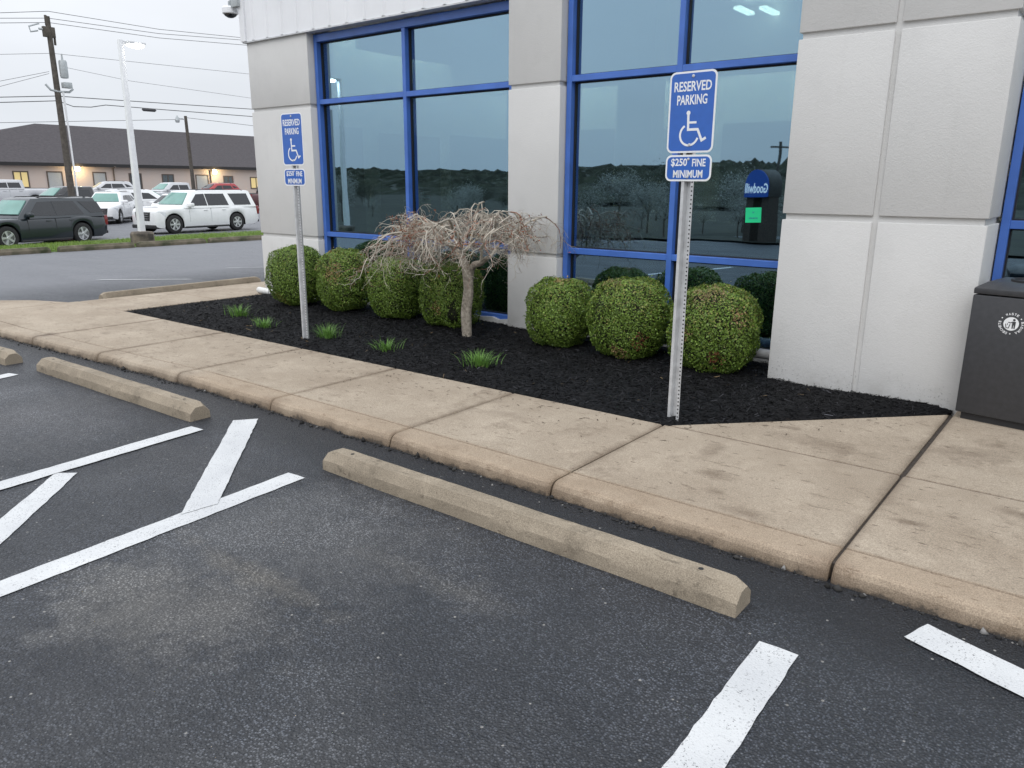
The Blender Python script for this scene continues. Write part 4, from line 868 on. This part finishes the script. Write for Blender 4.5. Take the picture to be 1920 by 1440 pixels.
# ------------------------------------------------------------------ parked vehicles
GC = "vehicles parked in the far lot"
def car(name, label, x, y, heading, L, W_, H, wb, fo, r_, paint, xc, xw, xr, xt, zh, zc, zb, wins, kind='suv', ws=M_WSHIELD, dz=0., spoke=6, lowtrim=True, cat="car"):
    """x along the car measured back from the nose; parts: body, cabin, glass, wheels, lamps"""
    t = thing(name, label, cat, (x, y, gz(x, y)+dz), R(heading), GC); X = lambda v: L/2-v
    ax = (fo, fo+wb); Ra = r_+.065
    st = sorted(set(np.round(np.concatenate([np.linspace(0, L, 30), [.03, .08, L-.03, L-.08]]+[a+Ra*np.cos(np.linspace(0, np.pi, 19)) for a in ax]+[[a-Ra-.004, a+Ra+.004] for a in ax]), 4)))
    st = [s_ for s_ in st if 0 <= s_ <= L]
    ztf = lambda v: np.interp(v, [0, .05, .2, xc-.05, xc+.25, L-.12, L], [zh-.20, zh-.06, zh, zc, zb, zb, zb-.10])
    wf = lambda v: W_/2*np.interp(v, [0, .06, .2, .5, .95, L-.7, L-.15, L], [.74, .84, .92, .975, 1, 1, .95, .86])
    rows = []
    for s_ in st:
        z0 = np.interp(s_, [0, .25, L-.4, L], [.34, .25, .27, .40])
        for a in ax:
            if abs(s_-a) < Ra: z0 = max(z0, r_+math.sqrt(max(0, Ra**2-(s_-a)**2)))
        z1 = float(ztf(s_)); w_ = float(wf(s_)); h = max(.05, z1-z0)
        sec = [(.955, 0), (.985, .10), (1, .40), (.992, .66), (.972, .84), (.945, .93), (.86, 1.0), (.4, 1.015)]
        rows.append([(X(s_), w_*a, z0+h*b) for a, b in sec]+[(X(s_), 0, z0+h*1.02)]+[(X(s_), -w_*a, z0+h*b) for a, b in sec[::-1]])
    n = len(rows[0]); k = MB(); N = len(rows)
    k.add([p for q_ in rows for p in q_], [(i*n+j, (i+1)*n+j, (i+1)*n+j+1, i*n+j+1) for i in range(N-1) for j in range(n-1)]+[list(range(n)), list(range((N-1)*n, N*n))[::-1]])
    body = k.build("body", paint, t, smooth=True, ang=38)
    wbelt, zr = W_/2*.955, H; wr = wbelt-.27*(H-zb)/.75
    def ring(z, f): 
        a, b = xc+(xw-xc)*f, xt+(xr-xt)*f; w_ = wbelt+(wr-wbelt)*f; return a, b, w_, z
    def rpts(a, b, w_, z, c=.14): return [(X(a+c*.55), w_-.05, z), (X(a), w_-.42, z), (X(a-.04), 0, z), (X(a), -w_+.42, z), (X(a+c*.55), -w_+.05, z), (X(a+c+.1), -w_, z), (X(b-c), -w_, z), (X(b), -w_+.16, z), (X(b), w_-.16, z), (X(b-c), w_, z), (X(a+c+.1), w_, z)]
    lv = [ring(zb-.06, -.05), ring(zb+.02, .03), ring(zr-.10, .88), ring(zr-.04, .97)]
    pts = [rpts(*q_) for q_ in lv]; a, b, w_, z = ring(zr-.005, 1.0); pts.append(rpts(a+.14, b-.10, w_-.10, z)); pts.append(rpts(a+.4, b-.35, w_-.40, zr+.012))
    k = MB(); m_ = len(pts[0]); k.add([p for q_ in pts for p in q_], [(i*m_+j, i*m_+(j+1) % m_, (i+1)*m_+(j+1) % m_, (i+1)*m_+j) for i in range(len(pts)-1) for j in range(m_)]+[list(range((len(pts)-1)*m_, len(pts)*m_))])
    k.build("cabin", paint, t, smooth=True, ang=32)
    yat = lambda z: wbelt+(wr-wbelt)*(z-zb)/(zr-zb)+.008
    for poly in wins:
        for sg in (1, -1):
            k = MB(); k.prism([(X(a), sg*yat(z), z) for a, z in poly], (0, -sg*.03, 0)); k.build("side_window", M_CGLASS, t)
    def fr(f, s_, off, xa, xb, w0, inset): 
        w_ = (wbelt+(wr-wbelt)*f-inset)*s_; return (X(xa+(xb-xa)*f)+off, w_, zb+(zr-zb)*f)
    k = MB(); f0, f1 = .17, .86
    mid0, mid1 = xc+(xw-xc)*f0-.085, xc+(xw-xc)*f1-.075
    zb0, zb1 = zb+(zr-zb)*f0, zb+(zr-zb)*f1
    for sg in (1, -1):
        k.prism([(X(mid0-.02), 0, zb0), (X(mid0+.02), sg*(wbelt-.42), zb0), (X(mid1+.02), sg*(wr-.40), zb1), (X(mid1-.02), 0, zb1)], (-.05, 0, -.03))
        k.prism([(X(mid0+.02), sg*(wbelt-.42), zb0), (X(mid0+.095), sg*(wbelt-.13), zb0), (X(mid1+.095), sg*(wr-.12), zb1), (X(mid1+.02), sg*(wr-.40), zb1)], (-.05, 0, -.03))
    k.build("windshield", ws, t)
    k = MB(); e0_, e1_ = xt+(xr-xt)*.15+.012, xt+(xr-xt)*.82+.012
    k.prism([(X(e0_), wbelt-.22, zb+(zr-zb)*.15), (X(e0_), -wbelt+.22, zb+(zr-zb)*.15), (X(e1_), -wr+.2, zb+(zr-zb)*.82), (X(e1_), wr-.2, zb+(zr-zb)*.82)], (.03, 0, 0)); k.build("rear_window", M_CGLASS, t)
    k = MB(); k.box(X(L-.25), X(.25), -W_/2+.16, W_/2-.16, .26, .78); k.build("underbody", M_DARK, t)
    if lowtrim:
        k = MB(); k.box(X(ax[1]-Ra-.02), X(ax[0]+Ra+.02), -W_/2*.985, W_/2*.985, .22, .31); k.box(X(.5), X(-.03), -W_/2*.80, W_/2*.80, .24, .40); k.box(X(L+.04), X(L-.35), -W_/2*.86, W_/2*.86, .36, .48); k.build("lower_trim", M_DARK, t, bevel=.03)
    k = MB(); k.prism([(X(-.02), -.46, zh-.52), (X(-.02), .46, zh-.52), (X(.0), .54, zh-.16), (X(.0), -.54, zh-.16)], (-.12, 0, 0)); k.c = 1
    for q2 in range(3): k.box(X(-.03), X(.02), -.44, .44, zh-.46+.10*q2, zh-.43+.10*q2)
    k.build("grille", [M_DARK, M_CHROME], t, bevel=.006)
    for sg in (1, -1):
        k = MB(); yo, yi = sg*wf(.22)*.985, sg*.58; k.prism([(X(.0), yi, zh-.36), (X(.10), sg*wf(.1)*1.0, zh-.36), (X(.42), sg*wf(.42)*1.005, zh-.34), (X(.46), sg*wf(.46)*1.005, zh-.16), (X(.14), sg*wf(.14)*.99, zh-.13), (X(.02), yi, zh-.13)], (-.015, 0, 0)); k.build("headlight", M_LENS, t, bevel=.008)
        k = MB(); k.box(X(L+.015), X(L-.16), min(sg*wf(L-.1)*1.005, sg*wf(L-.1)*.8), max(sg*wf(L-.1)*1.005, sg*wf(L-.1)*.8), zb-.42 if kind != 'pickup' else zb-.40, zb-.03); k.build("tail_lamp", M_RED, t, bevel=.02)
        k = MB(); mxp = xc+.42; k.box(X(mxp+.12), X(mxp-.08), min(sg*(wbelt-.02), sg*(wbelt+.24)), max(sg*(wbelt-.02), sg*(wbelt+.24)), zb+.0, zb+.17); k.build("mirror", paint, t, bevel=.045)
        for xh in ((xc+1.25, xc+2.25) if L > 4.3 else (xc+1.2,)):
            k = MB(); k.box(X(xh+.1), X(xh-.1), min(sg*W_/2*.97, sg*(W_/2*.99+.012)), max(sg*W_/2*.97, sg*(W_/2*.99+.012)), zb-.17, zb-.135); k.build("door_handle", paint, t, bevel=.008)
    for xs2 in ((xc+.38, xc+1.53) if L > 4.5 else ()):
        if abs(xs2-ax[1]) < Ra+.12: xs2 = ax[1]-Ra-.13
        for sg in (1, -1):
            k = MB(); y1 = sg*W_/2
            k.prism([(X(xs2), y1*a_, z_) for a_, z_ in ((.975, .36), (.99, .45), (1.003, .62), (1.003, .74), (.985, zb-.12), (.955, zb-.03))]+[(X(xs2), y1*.9, zb-.03), (X(xs2), y1*.9, .36)], (-.014, 0, 0)); k.build("door_seam", M_GREYM if paint.name == "paint_white" or paint.name == "paint_silver" else M_DARK, t)
    if kind == 'suv' and H > 1.6:
        for sg in (1, -1):
            k = MB(); k.tube([(X(xw+.35), sg*(wr-.13), H-.01), (X(xw+.5), sg*(wr-.11), H+.02), (X(xr-.5), sg*(wr-.11), H+.02), (X(xr-.35), sg*(wr-.13), H-.01)], .013, 6); k.build("roof_rail", M_DARK, t)
    if kind == 'pickup':
        k = MB(); k.box(X(L-.14), X(xt+.12), -W_/2*.84, W_/2*.84, zb+.006, zb+.03); k.build("bed_cover", M_DARK, t)
    wh0 = None
    for a in ax:
        for sg in (1, -1):
            k = MB(); wd_ = .24; k.lathe([(r_*.62, -wd_/2), (r_*.90, -wd_/2), (r_*.985, -wd_*.38), (r_, -wd_*.2), (r_, wd_*.2), (r_*.985, wd_*.38), (r_*.90, wd_/2), (r_*.62, wd_/2), (r_*.60, wd_*.32)], 30, 'y')
            o = k.build("wheel", M_TIRE, t, smooth=True, ang=50); o.location = (X(a), sg*(W_/2-.135), r_)
            k = MB(); s2 = sg*wd_*.36; k.lathe([(r_*.60, s2-.008), (r_*.60, s2)], 24, 'y'); k.c = 1
            k.lathe([(r_*.64, s2), (r_*.64, s2+sg*.022), (r_*.56, s2+sg*.022), (r_*.55, s2)], 30, 'y'); k.lathe([(r_*.15, s2+sg*.022), (r_*.12, s2+sg*.034)], 14, 'y')
            for q2 in range(spoke):
                an = 6.283*q2/spoke; c_, s3 = math.cos(an), math.sin(an)
                pr = [(r_*.10, -r_*.075), (r_*.60, -r_*.10), (r_*.60, r_*.10), (r_*.10, r_*.075)]
                k.prism([(u*c_-v*s3, s2+sg*.004, u*s3+v*c_) for u, v in pr], (0, sg*.022, 0))
            k.build("rim", [M_DARK, M_RIM], o)
    return t
P_ = lambda nm, c, **k: mat("paint_"+nm, c, .28, var=.03, coat=.7, **k)
PW, PG, PS, PR, PB, PM = P_("white", (.78, .79, .80)), P_("slate", (.010, .017, .024)), P_("silver", (.52, .53, .55)), P_("red", (.36, .02, .025)), P_("black", (.012, .013, .016)), P_("maroon", (.07, .012, .016))
def win_xl(zb, H, xc): t = H-.15; b = zb+.04; return [[(xc+.55, b), (xc+1.52, b), (xc+1.50, t), (xc+1.08, t-.02)], [(xc+1.57, b), (xc+2.72, b), (xc+2.58, t), (xc+1.55, t)], [(xc+3.05, b), (xc+4.02, b), (xc+3.92, t), (xc+2.84, t)]]
car("parked_suv", "long white SUV parked side on right of the lamp post", -32.0, 16.5, -82.5, 5.62, 2.02, 1.86, 3.38, .86, .41, PW, 1.25, 1.98, 5.36, 5.55, 1.10, 1.14, 1.15, win_xl(1.15, 1.86, 1.12))
wt = [[(1.85, 1.18), (2.95, 1.15), (2.93, 1.68), (2.36, 1.66)], [(2.98, 1.15), (4.20, 1.16), (3.92, 1.68), (2.96, 1.68)], [(4.52, 1.20), (5.12, 1.23), (4.98, 1.64), (4.12, 1.66)]]
car("parked_suv", "dark slate SUV parked side on at the left edge of the frame", -31.0, 9.05, -72.7, 5.30, 2.06, 1.82, 3.14, .90, .42, PG, 1.35, 2.15, 5.02, 5.25, 1.06, 1.10, 1.12, wt, spoke=5, dz=-.03)
wc = lambda zb, H, xc, k=1.: [[(xc+.62*k, zb+.05), (xc+1.45*k, zb+.05), (xc+1.43*k, H-.19), (xc+1.05*k, H-.21)], [(xc+1.5*k, zb+.05), (xc+2.45*k, zb+.09), (xc+2.25*k, H-.20), (xc+1.48*k, H-.19)], [(xc+2.55*k, zb+.12), (xc+2.95*k, zb+.18), (xc+2.6*k, H-.24), (xc+2.4*k, H-.2)]]
car("parked_suv", "white crossover facing the viewer between slate SUV and lamp post", -42.4, 17.3, -41, 4.65, 1.85, 1.66, 2.73, .92, .36, PW, 1.20, 2.0, 4.1, 4.55, .98, 1.04, 1.06, wc(1.06, 1.66, 1.18))
car("parked_suv", "white SUV behind the lamp post, partly hidden by the crossover", -46, 21.0, 80, 4.9, 1.95, 1.74, 2.9, .95, .38, PW, 1.25, 2.1, 4.4, 4.8, 1.05, 1.1, 1.13, wc(1.13, 1.74, 1.22, 1.06))
car("parked_suv", "white crossover with dark glass just behind the long white SUV", -38.2, 18.9, -60, 4.6, 1.85, 1.60, 2.7, .9, .36, PW, 1.2, 2.0, 4.1, 4.5, .98, 1.02, 1.05, wc(1.05, 1.60, 1.18), ws=M_CGLASS)
wp = lambda zb, H, xc: [[(xc+.62, zb+.06), (xc+1.5, zb+.05), (xc+1.48, H-.19), (xc+1.08, H-.2)], [(xc+1.56, zb+.05), (xc+2.35, zb+.05), (xc+2.3, H-.19), (xc+1.54, H-.19)]]
car("pickup_truck", "silver crew cab pickup truck at the far left in front of the brick building", -60.5, 18.3, -90, 5.85, 2.0, 1.9, 3.64, .95, .41, PS, 1.45, 2.25, 4.0, 4.05, 1.13, 1.17, 1.30, wp(1.30, 1.9, 1.42), 'pickup', M_CGLASS, .05, cat="pickup truck")
car("pickup_truck", "black crew cab pickup truck behind the wooden utility pole", -48, 17.5, -86, 5.9, 2.02, 1.90, 3.7, .95, .41, PB, 1.5, 2.3, 4.1, 4.15, 1.12, 1.16, 1.28, wp(1.28, 1.90, 1.47), 'pickup', cat="pickup truck")
car("parked_suv", "black roofed SUV with silver lower body below the left wall lamp", -66.5, 28.1, -110, 4.75, 1.9, 1.72, 2.8, .95, .37, PS, 1.3, 2.15, 4.2, 4.65, 1.05, 1.08, 1.12, wc(1.12, 1.72, 1.27, 1.04), ws=mat("cream_reflection_windshield", (.62, .52, .30), .1, var=.1))  # cream windshield colour is a painted sunset reflection
car("pickup_truck", "silver pickup truck with teal windshield behind the white SUVs", -59, 30.0, -88, 5.8, 2.0, 1.88, 3.6, .95, .40, PS, 1.45, 2.25, 4.0, 4.05, 1.12, 1.15, 1.26, wp(1.26, 1.88, 1.42), 'pickup', cat="pickup truck")
car("parked_suv", "red crossover parked near the right wall lamp", -64, 36.7, -96, 4.6, 1.85, 1.68, 2.7, .92, .37, PR, 1.25, 2.1, 4.05, 4.5, 1.0, 1.05, 1.10, wc(1.10, 1.68, 1.22), ws=M_CGLASS)
car("pickup_truck", "dark maroon pickup truck half hidden by the building corner", -54, 36.0, 92, 5.8, 2.0, 1.88, 3.6, .95, .40, PM, 1.45, 2.25, 4.0, 4.05, 1.12, 1.15, 1.26, wp(1.26, 1.88, 1.42), 'pickup', dz=-.05, cat="pickup truck")
wsd = [[(1.75, .98), (2.55, .98), (2.53, 1.27), (2.2, 1.26)], [(2.6, .98), (3.4, 1.0), (3.1, 1.26), (2.58, 1.27)]]
car("parked_sedan", "red sedan whose roof shows above the slate SUV", -37.0, 12.35, 5, 4.6, 1.82, 1.46, 2.7, .92, .33, PR, 1.25, 2.1, 3.3, 4.1, .86, .90, .93, wsd, 'sedan')
car("parked_sedan", "white sedan whose roof shows just left of the red sedan", -37.2, 10.1, 5, 4.6, 1.82, 1.45, 2.7, .92, .33, PW, 1.25, 2.1, 3.3, 4.1, .86, .90, .93, wsd, 'sedan')
car("parked_sedan", "red sedan with teal windshield cut by the left edge of the frame", -38.2, 8.0, 5, 4.6, 1.82, 1.42, 2.7, .92, .33, PR, 1.25, 2.1, 3.3, 4.1, .86, .90, .93, wsd, 'sedan')

# ------------------------------------------------------------------ what the windows mirror: the far side of the lot, behind the viewer
mb = MB(); yv = np.linspace(-120, -17, 24); xv = np.linspace(-200, 120, 40)
mb.add([(x, y, gz(x, y)+.06+.05*math.sin(x*.7)*math.sin(y*.5)) for y in yv for x in xv], [(j*40+i, j*40+i+1, j*40+41+i, j*40+40+i) for j in range(23) for i in range(39)])
mb.build("verge", mat("dull_grass", (.040, .042, .024), .95, c2=(.010, .012, .007), vscale=.9), kind="structure")
mb = MB(); yv = np.linspace(-240, -70, 26); xv = np.linspace(-330, 200, 420)
def hz(x, y):
    t = (-y-70)/170; return -.6+7.3*math.sin(min(1, t*1.35)*1.5708)*(.80+.20*math.sin(x*.017+1.2))+.5*math.sin(x*.11)*t+(2.3*random.random()**3+.35*math.sin(x*.9+y*.5))*min(1, t*4)
mb.add([(x, y, hz(x, y)) for y in yv for x in xv], [(j*420+i, j*420+i+1, j*420+421+i, j*420+420+i) for j in range(25) for i in range(419)])
g = G("wooded_hillside"); c1 = g.noise(.22, 6, .7); c2_ = g.noise(1.1, 5, .7)
hc = g.mix(g.rng(c1, .35, .65), (.014, .017, .012), (.048, .054, .036)); hc = g.mix(g.rng(c2_, .52, .72, 0, .75), hc, (.085, .082, .062)); hc = g.mix(g.rng(g.noise(.5, 4), .60, .68, 0, .6), hc, (.14, .14, .125))
mb.build("hills", g.out(hc, .95, .1), kind="structure")
def leafy_tree(name, label, x, y, h, cr, base, n, group, seedv, tall=1.):
    g = np.random.default_rng(seedv); t = thing(name, label, "tree", (x, y, -.45), 0, group)
    k = MB(); k.tube([(0, 0, -.1), (.05, 0, h*.3), (0, .05, h*.6)], [.09*h/4, .07*h/4, .04*h/4], 8)
    for j in range(6): a = j*1.05; k.tube([(0, 0, h*.33), (cr*.4*math.cos(a), cr*.4*math.sin(a), h*.55), (cr*.75*math.cos(a), cr*.75*math.sin(a), h*.78)], [.03*h/4, .02*h/4, .01*h/4], 5)
    k.build("trunk", M_TRUNK, t, smooth=True)
    nb = 26; cc = g.normal(0, 1, (nb, 3)); cc /= np.linalg.norm(cc, axis=1)[:, None]; cc *= g.uniform(.35, .9, (nb, 1)); cc = cc*np.array([cr, cr, h*.33*tall])+np.array([0, 0, h*.66])
    P = cc[g.integers(0, nb, n)]+g.normal(0, cr*.17, (n, 3)); d = g.normal(size=(n, 3)); d /= np.linalg.norm(d, axis=1)[:, None]; s_ = np.cross(d, g.normal(size=(n, 3))); s_ /= np.linalg.norm(s_, axis=1)[:, None]
    l = g.uniform(.03, .07, n)*h/4; V_, F_ = quads(P, d, s_, l, l*.6); c = np.array(base)*g.uniform(.6, 1.4, (n, 1)); mesh_np("crown", V_, F_, M_LEAF, np.tile(c, (4, 1)), t); return t
GB, GT = "pale blossoming trees mirrored in the windows", "dark trees mirrored in the windows"
bt0 = leafy_tree("blossom_tree", "pale blossoming tree mirrored in the left window", -33, -19, 2.6, 1.1, (.30, .31, .28), 5200, GB, 1)
for x, y, s_, lb in ((-14.6, -21, .9, "pale blossoming tree mirrored at the left of the right window"), (-11.4, -24, 1.05, "pale blossoming tree mirrored left of the blue sign"), (-7.1, -19.5, 1.0, "pale blossoming tree mirrored beside the pier, right of the blue sign"), (-27, -23, .8, "smaller pale blossoming tree mirrored behind the bare tree"), (-19, -26, 1.1, "pale blossoming tree mirrored beside the narrow pier")): dup(bt0, (x, y, -.45), x, lb, s_)
bs0 = leafy_tree("blossom_shrub", "low pale flowering shrub in the mirrored verge, left of the blue mullion", -30, -22, 1.5, .9, (.26, .27, .24), 3000, "pale shrubs mirrored in the windows", 9)
for k, (x, y) in enumerate(((-36, -24), (-25.5, -20.5), (-22.5, -24), (-17.2, -20), (-16, -23), (-13, -19.5), (-12.6, -22.5), (-10.2, -20.5), (-9.6, -22), (-6.3, -22), (-5.4, -19.8))):
    dup(bs0, (x, y, -.45), x*2.1, "low pale flowering shrub mirrored %s" % ("at the left end of the left window", "just right of the blue mullion", "above the bare tree's right side", "at the left frame of the right window", "left of the nearer sign post", "behind the nearer sign post", "just right of the nearer sign post", "left of the blue arched sign", "behind the blue arched sign", "right of the blue arched sign", "at the edge of the big pier")[k], (.8, 1.1, .95, 1.2, .9, 1.15, .85, 1.05, 1.25, .9, 1.1)[k])
dt0 = leafy_tree("roadside_tree", "dark bushy tree mirrored at the left of the right window", -20.5, -33, 2.9, 2.0, (.035, .042, .022), 5200, GT, 5)
for k, (x, y, s_) in enumerate(((-50, -36, 1.05), (-60, -44, 1.2), (-41, -41, .95), (-33, -38, 1.), (-27, -46, 1.2), (-14, -38, .95), (-9, -42, 1.1), (-5, -34, .9), (-70, -40, 1.2), (-23, -29, .8), (-17.5, -30, .75), (-12, -28, .7), (-3, -27, .8), (-30, -31, .85), (-38, -30, .8), (-46, -30, .9))):
    dup(dt0, (x, y, -.45), x*1.3, "dark bushy tree in the mirrored tree line, %s" % ("far left of the left window", "behind the mirrored lamp post", "left of the blue mullion", "right of the blue mullion", "above the bare tree", "near the farther post mirror", "left of the blue arched sign", "right of the blue arched sign", "at the outermost left of the view", "low between the two windows", "low behind the nearer sign", "low behind the blue arched sign", "low at the pier edge", "low right of the blue mullion", "low left of the blue mullion", "low beside the mirrored lamp post")[k], s_*.62)
gs_scale = 1.22
gs = thing("roadside_sign", "blue arched roadside sign with white lettering, mirrored in the right window", "sign", (-8.32, -17.5, -.90), R(180+20))
gs.scale = (gs_scale,)*3
q_ = MB(); arc = [(.46*math.cos(R(a)), 2.06+.46*math.sin(R(a))) for a in range(0, 181, 10)]
arc = [(.46, 1.72)]+[(x_, 2.02+.48*(z_-2.06)/.46*1.0) for x_, z_ in arc]+[(-.46, 1.72)]
q_.prism([(a, -.10, b) for a, b in arc], (0, .6, 0)); q_.build("cabinet", mat("sign_cabinet_brown", (.05, .045, .04), .7, var=.2), gs, bevel=.02)
q_ = MB(); q_.prism([(a*.97, -.11, 2.05+(b-2.05)*.97) for a, b in arc], (0, -.02, 0)); fc = q_.build("blue_face", mat("sign_face_blue", (.015, .10, .48), .4, var=.05), gs)
q_ = MB(); text_into(q_, "Goodwill", .84, .27, 0, 1.98, -.135); q_.build("lettering", emit("white_emissive_letters", (.85, .88, .9), .7), fc)  # lettering material is emissive
for sx_ in (-.3, .3):
    q_ = MB(); q_.box(sx_-.14, sx_+.14, -.02, .42, 0, 1.72); q_.build("brick_post", mat("brown_brick", (.06, .045, .035), .8, var=.3, vscale=20), gs)
rp = thing("road_pole", "dark utility pole mirrored at the right edge of the right window", "utility pole", (-31, -82, -.5), 0)
q_ = MB(); q_.tube([(0, 0, 0), (0, 0, 6.9)], [.22, .16], 8); q_.build("pole", M_WOODP, rp); q_ = MB(); q_.box(-1, 1, -.06, .06, 6.2, 6.4); q_.build("crossarm", M_WOODP, rp)
